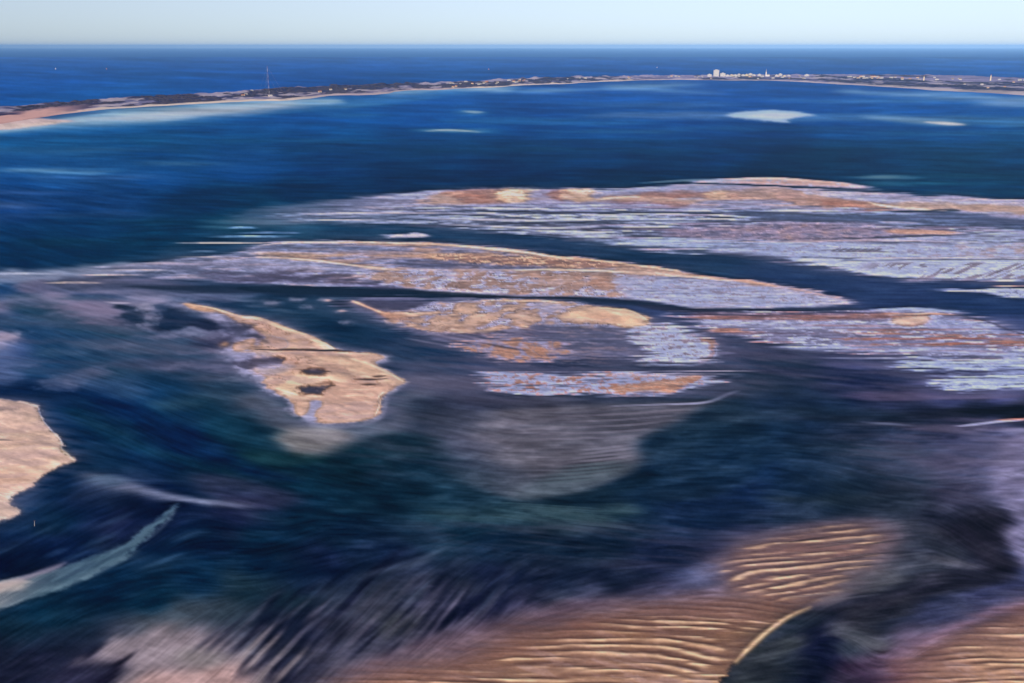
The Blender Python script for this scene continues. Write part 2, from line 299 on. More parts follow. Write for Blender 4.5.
# dark weed field at lower right, its pale edge against the margin
P([(955, 520), (985, 508), (1010, 512), (1014, 525), (1005, 538), (1008, 552), (1018, 560), (1016, 575), (990, 575), (975, 560), (960, 545), (930, 535)], (36, 34, 48), 8, 5, .95, warp=3, seed=100)
P([(900, 585), (940, 572), (1000, 572), (1020, 580), (960, 590), (920, 602), (870, 610), (860, 600)], (38, 38, 52), 10, 4, .85, warp=4, seed=101)
P([(850, 530), (900, 520), (940, 535), (960, 560), (920, 575), (880, 590), (850, 592), (868, 560)], (62, 66, 78), 12, 6, .6, warp=4, seed=102, brk=.4, bs=(60, 3), brot=-6)
P([(930, 555), (970, 562), (985, 568), (960, 568), (935, 562)], (96, 98, 112), 7, 1.5, .7, seed=103)
P([(1008, 440), (1060, 430), (1190, 430), (1190, 560), (1060, 580), (1024, 566), (1018, 556), (1008, 545), (1006, 536), (1016, 526), (1014, 512), (1000, 502), (990, 480)], (138, 134, 172), 3.5, 3, .8, warp=2.5, seed=104, ws=(14, 8))
P([(840, 608), (880, 600), (930, 598), (900, 612), (880, 640), (930, 650), (900, 665), (870, 650), (850, 630)], (44, 44, 54), 8, 5, .7, warp=4, seed=105)
P([(830, 622), (860, 630), (890, 644), (880, 652), (850, 642), (825, 634)], (84, 88, 98), 7, 2.5, .75, warp=2, seed=106)
P([(798, 634), (826, 632), (836, 648), (836, 690), (800, 690), (806, 660)], (16, 20, 46), 5, 4, .9, warp=3, seed=107)
P([(735, 668), (760, 645), (790, 634), (812, 640), (800, 650), (780, 662), (770, 690), (730, 690)], (54, 60, 64), 6, 4, .8, warp=3, seed=108)
P([(836, 668), (870, 655), (900, 660), (915, 690), (860, 700), (838, 695)], (72, 56, 80), 7, 5, .8, warp=3, seed=109)
P([(772, 640), (800, 655), (830, 670), (880, 690), (780, 690), (750, 670)], (28, 32, 44), 10, 6, .5, warp=4, seed=110, brk=.5, bs=(12, 5), brot=-30)
# left bottom: weed, pale flat with ragged fingers
P([(-170, 640), (60, 640), (100, 650), (110, 690), (60, 720), (-170, 720)], (44, 44, 64), 14, 8, .5, warp=5, seed=111, brk=.4, bs=(30, 4), brot=-36)
PALE = [(85, 662), (105, 645), (130, 634), (165, 622), (200, 630), (225, 642), (250, 655), (262, 668), (268, 690), (240, 740), (110, 740), (118, 690), (130, 672), (120, 665)]
P(PALE, (138, 128, 138), 9, 6, .9, warp=6, ws=(24, 14), seed=112)
P([(130, 688), (150, 674), (180, 672), (230, 664), (250, 676), (240, 730), (120, 730)], (196, 164, 164), 9, 5, .85, warp=3, seed=113)
P([(175, 652), (205, 648), (230, 658), (210, 668), (180, 664)], (124, 120, 122), 8, 4, .6, seed=114)
P([(96, 680), (112, 668), (126, 656), (131, 655), (126, 664), (112, 678), (104, 690), (92, 692)], (34, 32, 52), 2.5, 1.8, .95, warp=2, seed=115)
for k, (x, y) in enumerate([(208, 640), (222, 648), (236, 650), (246, 662), (256, 668), (262, 655), (272, 670), (285, 658), (245, 640), (225, 634), (300, 650), (290, 680), (270, 640)]):
    R([(x - 22 * _rng.random(), y + 20 * _rng.random(), 1.5), (x, y, 2 + 2 * _rng.random()), (x + 12, y - 11, 1.6), (x + 18 + 14 * _rng.random(), y - 20 - 8 * _rng.random(), .4)], (34, 36, 58), 2.4, 1.4, .45 + .35 * _rng.random(), seed=120 + k)
for k, (x, y) in enumerate([(262, 652), (272, 664), (254, 645), (288, 668), (312, 655), (300, 635), (322, 680), (335, 640), (350, 662)]):
    R([(x - 16, y + 18, 1.6), (x, y, 2.6), (x + 12, y - 12, 2.4), (x + 22, y - 22, .5)], (128, 120, 126) if k < 4 else (80, 80, 98), 1.5, 1, .8, seed=140 + k)
# weed streaks in the lower middle
P([(330, 608), (400, 580), (440, 575), (480, 590), (460, 620), (400, 660), (340, 670), (310, 660), (320, 630)], (74, 74, 92), 12, 7, .6, warp=6, seed=150, brk=.35, bs=(30, 4), brot=-44)
P([(372, 618), (400, 612), (425, 620), (410, 636), (380, 636)], (62, 66, 72), 9, 5, .7, seed=151)
for k in range(95):
    u = _rng.random(); x = 258 + 290 * _rng.random(); y = 585 + 70 * u - (x - 258) * .06 + (12 if x > 440 else 0)
    if x > 440: y = 570 + 48 * u - (x - 500) * .02
    l = 8 + 22 * _rng.random(); a = math.radians(44 + 14 * (_rng.random() - .5) + (8 if x > 440 else 0))
    dark = _rng.random() < (.5 if x < 430 else .65)
    c = (22, 26, 48) if dark else ((96, 94, 114) if y > 600 else (58, 70, 90))
    R([(x - l * math.cos(a), y + l * math.sin(a), .4), (x - l * .4 * math.cos(a), y + .4 * l * math.sin(a), 1.7 + 1.6 * _rng.random()), (x + l * .6 * math.cos(a), y - .6 * l * math.sin(a), 1.2), (x + l * math.cos(a), y - l * math.sin(a), .3)], c, 2, 1.4, .3 + .4 * _rng.random(), seed=200 + k)
for x, y, l in [(470, 606, 24), (455, 612, 20), (482, 598, 20), (500, 606, 14), (446, 622, 16), (390, 560, 22), (372, 574, 26), (350, 600, 30)]:
    R([(x - l * .6, y + l * .6, .6), (x - l * .2, y + l * .25, 4), (x + l * .3, y - l * .3, 3), (x + l * .7, y - l * .7, .5)], (20, 24, 48), 2.4, 1.8, .8)
P([(365, 578), (390, 572), (425, 562), (440, 548), (420, 556), (392, 566), (350, 577)], (84, 98, 122), 5, 1.3, .6, seed=152, warp=2)
# lilac wash along the rippled sand
P([(400, 650), (440, 632), (490, 622), (540, 608), (600, 600), (650, 596), (700, 590), (760, 588), (800, 592), (790, 603), (740, 605), (690, 608), (630, 616), (570, 632), (520, 650), (460, 668), (400, 690), (340, 690), (360, 665)], (110, 92, 106), 14, 7, .8, warp=5, seed=153, brk=.25, bs=(40, 8), brot=-12)
P([(560, 600), (620, 604), (640, 610), (600, 622), (560, 628), (530, 624)], (90, 78, 96), 8, 4, .6, warp=4, seed=154)
P([(640, 604), (690, 594), (730, 586), (780, 588), (740, 600), (680, 606)], (112, 108, 142), 7, 2.2, .8, warp=3, seed=155)
P([(700, 566), (725, 555), (735, 562), (722, 575), (700, 585), (690, 580)], (88, 96, 134), 7, 3, .8, seed=156)
P([(730, 540), (790, 525), (860, 517), (890, 520), (900, 530), (880, 560), (870, 585), (820, 606), (790, 612), (740, 600), (720, 570)], (92, 86, 104), 9, 4, .75, warp=3, seed=157)
P([(850, 560), (895, 575), (890, 588), (850, 596), (835, 604), (815, 600)], (96, 98, 108), 9, 4, .7, warp=3, seed=158)
P([(885, 650), (915, 640), (960, 622), (1000, 606), (1024, 600), (1190, 575), (1190, 600), (1024, 612), (960, 634), (925, 652), (905, 664)], (124, 108, 142), 7, 4, .85, warp=3, seed=159)
# lilac sediment tongue at left (long smear)
P([(78, 474), (110, 477), (150, 486), (200, 498), (250, 502), (236, 508), (190, 503), (140, 494), (96, 484)], (112, 120, 148), 6, 1.8, .85, warp=2, seed=160)
P([(190, 474), (230, 476), (300, 496), (280, 510), (240, 504), (200, 492)], (58, 60, 90), 12, 4, .7, seed=161)
P([(85, 478), (110, 474), (125, 482), (110, 487)], (70, 96, 126), 5, 2, .6, seed=162)
P([(40, 590), (100, 574), (150, 552), (190, 524), (230, 520), (200, 560), (150, 590), (80, 615)], (12, 38, 64), 12, 7, .5, seed=163)
for x, y, l in [(55, 553, 12), (75, 556, 14), (45, 530, 16), (100, 540, 22), (115, 520, 20), (190, 535, 20), (165, 560, 26), (0, 552, 22)]:
    R([(x - l, y + l * .35, .5), (x, y, 2.2), (x + l, y - l * .4, .5)], (64, 92, 122), 3, 1.2, .5)

# grain of the water carried by the current
n1 = fbm(X, Y, 26, 6, 4, 30, 0, .7); n2 = _rng.random((NY, NX)).astype(np.float32) * 2 - 1; n3 = fbm(X, Y, 5, 2.5, 3, 31)
depthf = sstep(60, 500, Y)
RGB += (n1 * (3.5 + 9 * depthf))[..., None] * np.array([1, 1.05, 1.1], np.float32)
RGB[:] = smear(RGB, ANG, 12)
fine = smear(np.stack([n2, n3], -1), ANG, 14)
fine2 = smear(fine[..., 0:1] * 1., ANG, 30)
fs = fine[..., 0] / fine[..., 0].std(); fs2 = fine2[..., 0] / fine2[..., 0].std(); fl = fine[..., 1] / fine[..., 1].std()
keep = RGB.copy(); silt_clouds(.95)
for k, (x, y, rx, ry, c) in enumerate([(30, 322, 34, 5, (60, 88, 120)), (75, 306, 30, 3, (128, 120, 150)), (100, 322, 26, 3, (112, 106, 134)), (15, 303, 26, 3, (92, 100, 134)), (60, 352, 30, 4, (56, 84, 116)), (120, 346, 30, 2.5, (92, 100, 128)), (165, 337, 30, 2.4, (96, 104, 134)), (205, 352, 30, 2, (112, 112, 142)),
        (230, 372, 26, 2.4, (108, 110, 140)), (180, 362, 40, 1.6, (50, 64, 92)), (200, 378, 30, 1.6, (96, 104, 134)), (85, 298, 40, 2, (70, 96, 124)), (170, 291, 40, 1.4, (110, 116, 150)), (215, 299, 30, 1.6, (104, 106, 138)), (100, 283, 26, 1.6, (118, 116, 146)), (70, 290, 26, 1.5, (62, 80, 108)), (30, 285, 12, 3, (116, 116, 146)), (52, 282, 8, 2, (54, 82, 112)),
        (280, 312, 20, 2, (70, 88, 112)), (260, 305, 20, 2, (82, 94, 120)), (300, 318, 26, 2, (40, 64, 88)), (10, 336, 10, 5, (150, 136, 160)), (250, 300, 20, 1.6, (58, 76, 102)), (20, 365, 24, 4, (84, 104, 146)), (228, 312, 14, 2, (120, 124, 152))]):
    P([(x - rx, y + 1), (x - rx * .4, y - ry), (x + rx * .5, y - ry * .8), (x + rx, y), (x + rx * .4, y + ry), (x - rx * .5, y + ry)], c, 6, 1.3, .75, warp=4, ws=(22, 7), seed=900 + k, brk=.4, bs=(22, 4))
kz = (sstep(380, 280, X) * sstep(262, 275, Y) * sstep(400, 370, Y))[..., None]
RGB[:] = keep * (1 - kz) + RGB * kz
lum = RGB.mean(-1)
cl = fbm(X, Y, 70, 22, 4, 820, 12, .6); cl2 = fbm(X, Y, 34, 12, 4, 821, -10, .6)
RGB *= (1 + (.012 * fs + .014 * (1 - .6 * depthf) * fs2 + .018 * fl) + (.13 * cl + .08 * cl2) * sstep(330, 420, Y))[..., None]
RGB += (np.clip(cl2 + .3 * cl, 0, 1) * 9 * sstep(380, 440, Y) * sstep(240, 420, X))[..., None] * np.array([1.05, 1, 1], np.float32)
RGB += ((fs * .2 + fs2 * .4 + fl * .4) * (.5 + 1.0 * depthf))[..., None]
STREAK = fs2 * .5 + fl * .5

# ======== crisp, above or just at the water line
SAND = (214, 172, 148); PEACH = (228, 190, 160); PALES = (236, 204, 176); BROWN = (168, 118, 104); ROSE = (160, 116, 118); LAV = (158, 160, 198); LAVD = (118, 122, 162); SLATE = (66, 70, 104); TEALD = (34, 56, 84)
LACE = fbm(X, Y, 7, 2.0, 4, 301, 0, .75); LACE2 = fbm(X, Y, 14, 3.0, 4, 302, 0, .7); LONG = fbm(X, Y, 90, 2.2, 4, 303, 0, .7); SPECK = fbm(X, Y, 3.0, 1.6, 2, 304)
def mottle(w, m, colA, colB, field, lo, hi, op=1.0, dry=None):
    k = sstep(lo, hi, field[w]) * np.clip(m, 0, 1) * op
    put(w, k, colB, dry)
def ridge(x, y, sx, sy, seed, rot=0, wp=6, lo=.0):
    dx = fbm(x, y, 30, 8, 3, seed + 3) * wp; dy = fbm(x, y, 30, 8, 3, seed + 4) * wp * .35
    return 1 - np.abs(fbm(x + dx, y + dy, sx, sy, 4, seed, rot, .55))

# -- lagoon shallows under the island
P([(-170, 140), (0, 136), (120, 128), (240, 118), (340, 108), (430, 98), (400, 94), (300, 100), (150, 112), (0, 124)], (70, 122, 182), 10, 2.5, .55, warp=5, ws=(70, 6), seed=840)
def flat(pts, col, op, fx=6, fy=1.0, seed=1, warp=2, brk=.3, dry=.0): P(pts, col, fx, fy, op, warp=warp, ws=(60, 4), seed=seed, brk=brk, bs=(60, 2), dry=dry, shine=.5)
flat([(-170, 134), (0, 132), (60, 126), (130, 123), (200, 117), (270, 109), (330, 104), (345, 101), (335, 98), (290, 98), (200, 103), (120, 109), (60, 116), (0, 122), (-170, 126)], (140, 180, 218), .85, 5, 1.0, 1)
flat([(60, 122), (120, 115), (200, 107), (270, 102), (300, 103), (220, 113), (120, 120)], (168, 188, 220), .7, 6, .9, 2)
flat([(120, 121), (220, 117), (300, 108), (290, 106), (200, 110), (130, 117)], (178, 188, 218), .45, 6, .9, 3)
P([(25, 119), (60, 114), (110, 112), (80, 116), (40, 121)], (34, 78, 138), 4, .8, .8, seed=4)
flat([(400, 95), (440, 92), (500, 92.5), (520, 90), (500, 88), (430, 89), (385, 94)], (150, 186, 224), .8, 7, .9, 5)
flat([(520, 90), (600, 87.5), (680, 90), (720, 92), (660, 92), (600, 89.5), (530, 93)], (118, 160, 208), .7, 8, .9, 6)
flat([(600, 86), (640, 84), (690, 83), (700, 84.5), (650, 88), (610, 89)], (116, 158, 210), .7, 8, .9, 7)
flat([(840, 90), (880, 91), (960, 94), (1024, 97), (1190, 100), (1190, 106), (1024, 101), (940, 98), (860, 94)], (110, 150, 202), .8, 8, .9, 8)
flat([(970, 104), (1010, 100), (1040, 103), (1020, 107)], (130, 160, 208), .5, 8, 1, 9)
P([(727, 115), (742, 112), (765, 110.5), (795, 111.5), (816, 115), (800, 117.5), (790, 120), (792, 122.5), (770, 121.5), (752, 119), (736, 118.5)], (168, 194, 224), 2.2, .8, .95, warp=1.2, ws=(12, 3), seed=10, dry=.25, shine=.5)
P([(745, 116), (770, 113), (795, 114), (800, 116), (780, 119), (765, 118)], (196, 202, 218), 3, .8, .7, seed=11)
P([(860, 116), (900, 117), (945, 120), (966, 124.3), (945, 126), (915, 123.5), (880, 120)], (112, 152, 200), 6, .9, .8, seed=12)
R([(925, 122, .4), (948, 123.6, 1.5), (965, 124.6, .4)], (206, 206, 206), 1.5, .5, .95, dry=.3)
R([(425, 131, .3), (450, 130, .8), (480, 132, .3)], (170, 200, 225), 2, .5, .8)
R([(462, 111, .3), (474, 112, 1.1), (483, 112, .4)], (168, 200, 230), 2, .5, .8)
# sand spit in front of the island
P([(-170, 128), (-60, 122), (0, 121), (18, 117), (40, 118.5), (72, 120.5), (60, 123), (30, 127), (0, 130), (-60, 133), (-170, 140)], (206, 178, 180), 2.5, .8, 1, warp=1, ws=(20, 3), seed=13, dry=.8)
P([(-170, 130), (0, 125), (40, 123), (74, 121), (50, 125), (10, 128.5), (-170, 138)], (216, 196, 186), 3, .8, .8, warp=1, ws=(16, 2), seed=14, brk=.4, bs=(16, 1.5), dry=.8)

# -- thin outlying bar at the back right
w, m = P([(690, 182), (720, 179), (768, 177.2), (810, 180), (850, 184), (872, 187), (850, 188), (800, 186), (740, 183.5)], (196, 160, 168), 4, .7, .95, warp=1.2, ws=(30, 3), seed=15, dry=.6, shine=.4); mottle(w, m, None, (150, 156, 190), LACE, .1, .8)
R([(700, 181, .3), (768, 178.4, .9), (820, 181.5, .9), (850, 184, .3)], (226, 176, 164), 2, .5, .7, dry=.7)
R([(640, 183, .3), (700, 180, 1.2), (760, 181, .4)], (110, 140, 176), 4, .6, .6)

# -- the first long bar
BAR1 = [(240, 214), (290, 205), (330, 200), (380, 195), (440, 191), (500, 188.3), (545, 189), (592, 190.5), (640, 189), (676, 185), (700, 184), (760, 186), (800, 187.5), (870, 191), (960, 197.5), (1024, 200.5), (1190, 207), (1190, 226), (1024, 221), (980, 216), (950, 212), (900, 212), (830, 212), (760, 210), (680, 210), (600, 209), (520, 208), (440, 210), (380, 214), (300, 222), (240, 224)]
w, m = P(BAR1, (150, 138, 164), 16, 2.2, .95, warp=3, ws=(60, 4), seed=16, st=.5, fade=(250, 440, .2), dry=.35, shine=.5)
k = (sstep(240, 420, X[w]) * .8 + .2); mottle(w, m * k, None, (152, 160, 196), LONG, -.1, .7, .8); mottle(w, m * k, None, (96, 104, 142), LACE2, .35, .9, .6)
mottle(w, m * k, None, (196, 160, 152), fbm(X, Y, 50, 3, 3, 333), .1, .7, .55, dry=.6)
for pts, c, o in [([(440, 192), (470, 189.5), (505, 189), (498, 196), (505, 203), (480, 204), (455, 200)], (164, 116, 112), .9), ([(430, 196), (460, 192), (450, 202), (425, 203)], (186, 152, 154), .8), ([(502, 189), (520, 188.5), (536, 190), (530, 195), (534, 201), (515, 202.5), (500, 199), (497, 194)], (238, 200, 168), .95), ([(538, 190), (552, 191), (548, 196), (556, 200), (540, 201), (534, 197)], (140, 134, 166), .9),
    ([(548, 191), (568, 189.5), (570, 195), (566, 201), (556, 201), (548, 197)], (150, 100, 106), .9), ([(562, 190), (588, 189.5), (592, 194), (598, 199), (580, 201), (566, 199), (560, 195)], (232, 190, 160), .95), ([(590, 191), (604, 192), (606, 197), (596, 196)], (120, 124, 160), .9), ([(598, 198), (615, 196.5), (616, 199), (602, 200)], (206, 160, 140), .8),
    ([(640, 193), (690, 191), (740, 194), (740, 199), (700, 198), (650, 197)], (170, 120, 122), .8), ([(612, 201), (660, 200), (690, 205), (660, 209), (620, 206)], (158, 118, 130), .7), ([(704, 194), (722, 191.5), (734, 195), (722, 197.5), (706, 197)], (236, 196, 166), .95), ([(736, 190), (790, 189), (800, 196), (770, 200), (735, 198)], (190, 148, 146), .8),
    ([(785, 192), (830, 197), (870, 203), (900, 209), (880, 212), (840, 210), (800, 205), (780, 200)], (190, 138, 130), .85), ([(828, 200), (860, 203), (880, 210), (840, 210), (820, 205)], (172, 116, 112), .8), ([(800, 191), (860, 194), (900, 199), (960, 201), (960, 205), (890, 204), (840, 199)], (168, 172, 206), .75), ([(890, 203), (960, 203), (1024, 207), (1100, 212), (1024, 213), (960, 211), (905, 208)], (196, 160, 154), .75),
    ([(950, 199), (1024, 202), (1190, 208), (1190, 214), (1024, 209), (970, 205)], (176, 172, 200), .6), ([(470, 205), (520, 204), (600, 203), (680, 206), (600, 209), (500, 210)], (150, 136, 168), .6)]:
    w, m = P(pts, c, 5, 1.1, o, warp=3, ws=(18, 4), seed=int(pts[0][0]), brk=.35, bs=(18, 2.5), dry=.85 if c[0] > 180 else .5, shine=.3)
R([(868, 202.5, .3), (885, 206, .8), (915, 209, .9), (948, 211.3, .5)], (248, 226, 190), 1.5, .4, .95, dry=.9)
R([(595, 199.5, .3), (620, 197.5, .7), (640, 197, .3)], (232, 196, 170), 1.5, .4, .8, dry=.9)
R([(915, 211.5, .4), (950, 210.5, 1.4), (960, 211.5, .3)], (36, 60, 92), 1.5, .5, .9)
R([(520, 203.5, .3), (560, 204, .5), (640, 204, .4)], (110, 104, 140), 3, .5, .5)

# -- striped lavender flats below it
STR = [(280, 214), (340, 209), (430, 207), (520, 208), (640, 208), (760, 210), (880, 211), (960, 220), (1024, 224), (1190, 228), (1190, 282), (1024, 279.5), (950, 280), (890, 277), (850, 272), (810, 264), (780, 256), (700, 252), (640, 247), (590, 241), (530, 232), (440, 226), (360, 224), (300, 222)]
w, m = shape_mask(STR, 30, 5, 4, (70, 5), 17, st=.8, fade=(290, 560, .35))
lng = fbm(X[w], Y[w], 70, 1.7, 4, 305, 1.0, .75) + .25 * LACE[w]
put(w, m * .8, (104, 112, 152), .1, .5)
put(w, m * sstep(-.15, .55, lng) * .9, (172, 178, 216), .25, .6); put(w, m * sstep(.05, .6, -lng) * .9, (46, 58, 98), 0, .3)
put(w, m * sstep(.25, .6, fbm(X[w], Y[w], 60, 2, 3, 306)) * .6 * sstep(500, 650, X[w]), (150, 122, 140), .3)
R([(300, 214, .3), (380, 213, .8), (512, 214, .3)], (196, 176, 180), 4, .5, .7, dry=.5); R([(290, 220.5, .2), (350, 220, .6), (400, 221, .2)], (176, 160, 160), 3, .4, .8, dry=.5)
R([(430, 219, .5), (512, 220, 1.2), (600, 221, .6)], (176, 184, 218), 5, .6, .7); R([(440, 224, .5), (540, 228, 1.2), (600, 226, .5)], (170, 180, 216), 5, .6, .7)
R([(512, 211.5, .6), (600, 212, 1), (768, 213, 1), (800, 212, .5)], (64, 72, 112), 5, .6, .7); R([(520, 222, .5), (640, 221, .9), (740, 221, .5)], (62, 72, 110), 5, .6, .7)
R([(590, 216, .6), (620, 216, 1.8), (650, 218, .6)], (164, 176, 214), 4, .7, .8)
P([(560, 236), (620, 239), (700, 237), (768, 238), (800, 243), (768, 247), (700, 248), (640, 246)], (152, 164, 206), 5, 1, .85, warp=2, ws=(40, 3), seed=320, brk=.5, bs=(20, 1.6), dry=.25, shine=.6)
P([(560, 233), (620, 235), (600, 238), (570, 236)], (160, 172, 210), 4, .7, .8)
P([(700, 252), (768, 247), (800, 254), (850, 262), (800, 262), (740, 257)], (70, 76, 110), 8, 1.5, .5, seed=321)
# dark lead behind, brown mid band, pale bands
P([(740, 211), (800, 213), (868, 213), (960, 213), (1024, 219), (1190, 226), (1190, 238), (1024, 231), (960, 227), (880, 225), (800, 222), (740, 216)], (58, 74, 116), 7, 1.5, .92, warp=2, ws=(60, 4), seed=322, brk=.2, bs=(60, 2))
w, m = P([(670, 230), (740, 224), (830, 222), (890, 226), (950, 232), (960, 237), (900, 240), (820, 242), (740, 240), (680, 236)], (140, 120, 142), 8, 1.2, .85, warp=3, ws=(50, 3), seed=323, dry=.5); mottle(w, m, None, (100, 100, 134), LACE2, 0, .6, .7); mottle(w, m, None, (176, 146, 152), LACE, .2, .8, .6)
P([(890, 230), (950, 231), (960, 234), (900, 234)], (200, 152, 146), 6, .8, .75, seed=324, dry=.6); P([(880, 221.5), (910, 222), (920, 224), (890, 224)], (160, 160, 196), 4, .6, .7)
P([(890, 238), (1024, 232), (1190, 236), (1190, 243), (1024, 241), (900, 241)], (140, 150, 192), 9, 1.3, .7, seed=325, brk=.4, bs=(50, 1.6)); R([(830, 238.8, .3), (900, 237, .9), (980, 234, .4)], (62, 62, 92), 4, .5, .7)
R([(680, 242.4, .3), (800, 241.8, .6), (880, 240.5, .5), (1000, 243, .3)], (196, 160, 150), 5, .5, .55, dry=.6)
w, m = P([(700, 250), (768, 245), (840, 243), (940, 243), (1190, 244), (1190, 260), (1024, 260), (900, 260), (800, 256)], (160, 166, 204), 6, 1, .85, warp=2, ws=(50, 3), seed=326, dry=.3, shine=.6); mottle(w, m, None, (140, 122, 142), LACE, .15, .7, .7); mottle(w, m * sstep(880, 1000, X[w]), None, (176, 146, 146), LACE2, -.2, .6, .7)
for x in range(836, 884, 7): R([(x - 5, 251.5, .3), (x, 250, .9), (x + 5, 248.3, .2)], (96, 84, 100), .8, .4, .7)
R([(830, 252, .2), (872, 251.5, .7), (890, 252.4, .2)], (120, 92, 96), 1.5, .4, .7)
w, m = P([(786, 259.5), (850, 258.5), (1024, 259), (1190, 259), (1190, 280), (1024, 279), (960, 279.5), (905, 277.5), (868, 273), (830, 267)], (170, 176, 214), 10, 2, .95, warp=2, ws=(24, 3), seed=327, st=.6, dry=.35, shine=.6)
hat = 1.6 * fbm(X[w] + 1.7 * (Y[w] - 260) * np.where(X[w] < 940, 1, 1.4), Y[w], 7.5, 9, 3, 341, 0, .6)
put(w, m * sstep(-.1, .4, hat) * sstep(840, 900, X[w]) * sstep(260.5, 265, Y[w]) * .8, (138, 114, 126), .4)
R([(800, 258.8, .2), (920, 257.9, .5), (1080, 259.5, .4)], (206, 178, 160), 5, .4, .5, dry=.5); R([(840, 261, .3), (960, 259.8, .6), (1190, 260.2, .4)], (84, 80, 110), 5, .4, .6)
# small strips out on the right water
w, m = P([(930, 290), (965, 289.5), (1000, 288), (1024, 287.5), (1190, 288), (1190, 300), (1024, 298), (995, 296), (975, 292.5)], (168, 172, 212), 12, 1.6, .9, warp=1.5, ws=(20, 3), seed=328, st=.7, dry=.3, shine=.6); mottle(w, m, None, (120, 120, 156), LACE, .2, .7)
R([(990, 286.5, .2), (1024, 285.8, .5), (1190, 286, .5)], (226, 172, 150), 3, .4, .8, dry=.6)
P([(872, 309.5), (905, 307.5), (945, 309.5), (960, 312.5), (920, 312.5), (880, 312)], (160, 170, 210), 4, .8, .85, warp=1.5, ws=(20, 3), seed=329, shine=.6)
# isolated strip left of it, and thin left strips
P([(382, 236), (405, 233.8), (425, 233.5), (430, 236.5), (405, 238), (390, 237.5)], (170, 156, 170), 3, .7, .85, warp=1.5, ws=(14, 3), seed=330, dry=.5)
for y, x0, x1, t, c in [(242.7, 175, 262, .7, (226, 190, 166)), (251.3, 190, 216, .5, (168, 178, 200)), (243, 256, 300, .6, (206, 170, 160)), (249.5, 245, 262, .6, (206, 176, 170)), (236.4, 208, 290, .8, (150, 170, 196)), (227.5, 228, 256, 1.2, (128, 156, 190)), (232.5, 238, 300, .6, (130, 140, 168)), (220.7, 270, 350, .4, (140, 150, 170)),
                       (257, 178, 300, .9, (236, 196, 164)), (263.5, 130, 205, .7, (222, 186, 166)), (270.3, 100, 175, .7, (226, 190, 160)), (274.8, 78, 145, .7, (214, 180, 166)), (282.5, 45, 100, .7, (216, 182, 150)), (273.5, -20, 55, .7, (190, 186, 194)), (267, 95, 110, 1, (180, 188, 208)), (260, 215, 262, .8, (206, 168, 152))]:
    R([(x0, y + .3, .2), ((x0 + x1) / 2, y, t), (x1, y + .2, .3)], c, 4, .5, .85, dry=.6, brk=.35, bs=(14, 3), seed=int(x0 + y))

# -- the second, longest bar
BAR2 = [(90, 268), (140, 262), (190, 257), (240, 252), (262, 244), (300, 241), (360, 241.3), (430, 243.3), (470, 245.5), (512, 250), (560, 257), (620, 263), (660, 269), (710, 277), (768, 284.5), (810, 291), (840, 298), (853, 302.5), (835, 305.5), (790, 307.5), (730, 308.5), (680, 306), (640, 300.5), (590, 297), (520, 295.5), (440, 292.5), (400, 288), (330, 286), (256, 283), (200, 281), (150, 278), (110, 275)]
w, m = P(BAR2, (140, 136, 166), 12, 1.6, .97, warp=2, ws=(40, 3), seed=331, st=.5, fade=(80, 330, .3), dry=.35, shine=.5)
mottle(w, m, None, (168, 168, 206), LACE2, -.1, .6, .8); mottle(w, m * (1 - sstep(560, 680, X[w])), None, (92, 96, 132), LONG, .1, .7, .75)
mottle(w, m, None, (186, 150, 146), fbm(X, Y, 40, 2.2, 3, 334), .15, .7, .6, dry=.6)
up = 1 - sstep(0, 9, Y - np.interp(GX, [256, 300, 430, 512, 620, 700, 850], [243, 241, 243, 250, 263, 275, 302])[None, :])
mottle(w, m * sstep(330, 420, X[w]) * up[w], None, (176, 134, 128), LACE2, -.5, .2, .7, dry=.7)
R([(256, 246.5, .3), (290, 243, .8), (350, 242.4, 1), (430, 244.3, 1), (512, 250.8, 1.1), (560, 257.4, 1), (620, 263.6, .9), (680, 271, .8)], (240, 198, 166), 2, .5, .85, dry=.9, brk=.3)
R([(680, 273, .8), (768, 285, 1), (800, 290.5, .7), (830, 297, .3)], (206, 158, 150), 3, .6, .7, dry=.7, brk=.3)
P([(256, 246), (300, 244.5), (360, 247), (400, 250), (340, 252), (270, 250)], (84, 96, 132), 8, 1, .7, brk=.3)
P([(340, 251), (420, 253), (500, 255), (480, 258), (400, 257), (340, 255)], (176, 142, 140), 8, 1, .7, brk=.5, dry=.6, bs=(20, 2))
P([(256, 252), (330, 253), (350, 256), (300, 257), (256, 256)], (206, 166, 146), 8, .7, .5, brk=.5, dry=.6)
P([(390, 262), (440, 260.5), (500, 263), (560, 266), (520, 269.5), (440, 269), (400, 266)], (76, 78, 112), 8, 1, .85, warp=2, seed=335, brk=.3, bs=(30, 1.5))
P([(430, 256), (500, 256), (560, 259), (620, 264), (600, 267), (540, 266), (470, 262)], (160, 118, 116), 8, 1.2, .85, warp=2, seed=336, brk=.4, bs=(14, 2), dry=.5); w, m = shape_mask([(430, 254), (520, 255), (620, 264), (600, 268), (520, 266), (450, 262)], 5, 1)
put(w, m * sstep(.72, .9, ridge(X[w], Y[w], 18, 2.2, 342, 4, 7)) * .7, (222, 176, 150), .8)
R([(256, 257.5, .6), (300, 259.5, .8), (350, 265, .8), (380, 269, 1.2), (400, 270.5, .6)], (238, 200, 170), 1.8, .5, .9, dry=.9); P([(256, 258), (320, 262), (370, 269), (395, 271), (340, 272), (280, 270)], (150, 150, 182), 6, 1, .6, brk=.4)
R([(500, 270.2, .3), (560, 270.2, .9), (610, 271.2, .9), (650, 273.5, 1.8), (690, 276.5, .8), (730, 281, .2)], (240, 202, 172), 2, .5, .92, dry=.9); R([(360, 269, .4), (430, 270, .7), (500, 270, .6)], (190, 170, 180), 3, .5, .6)
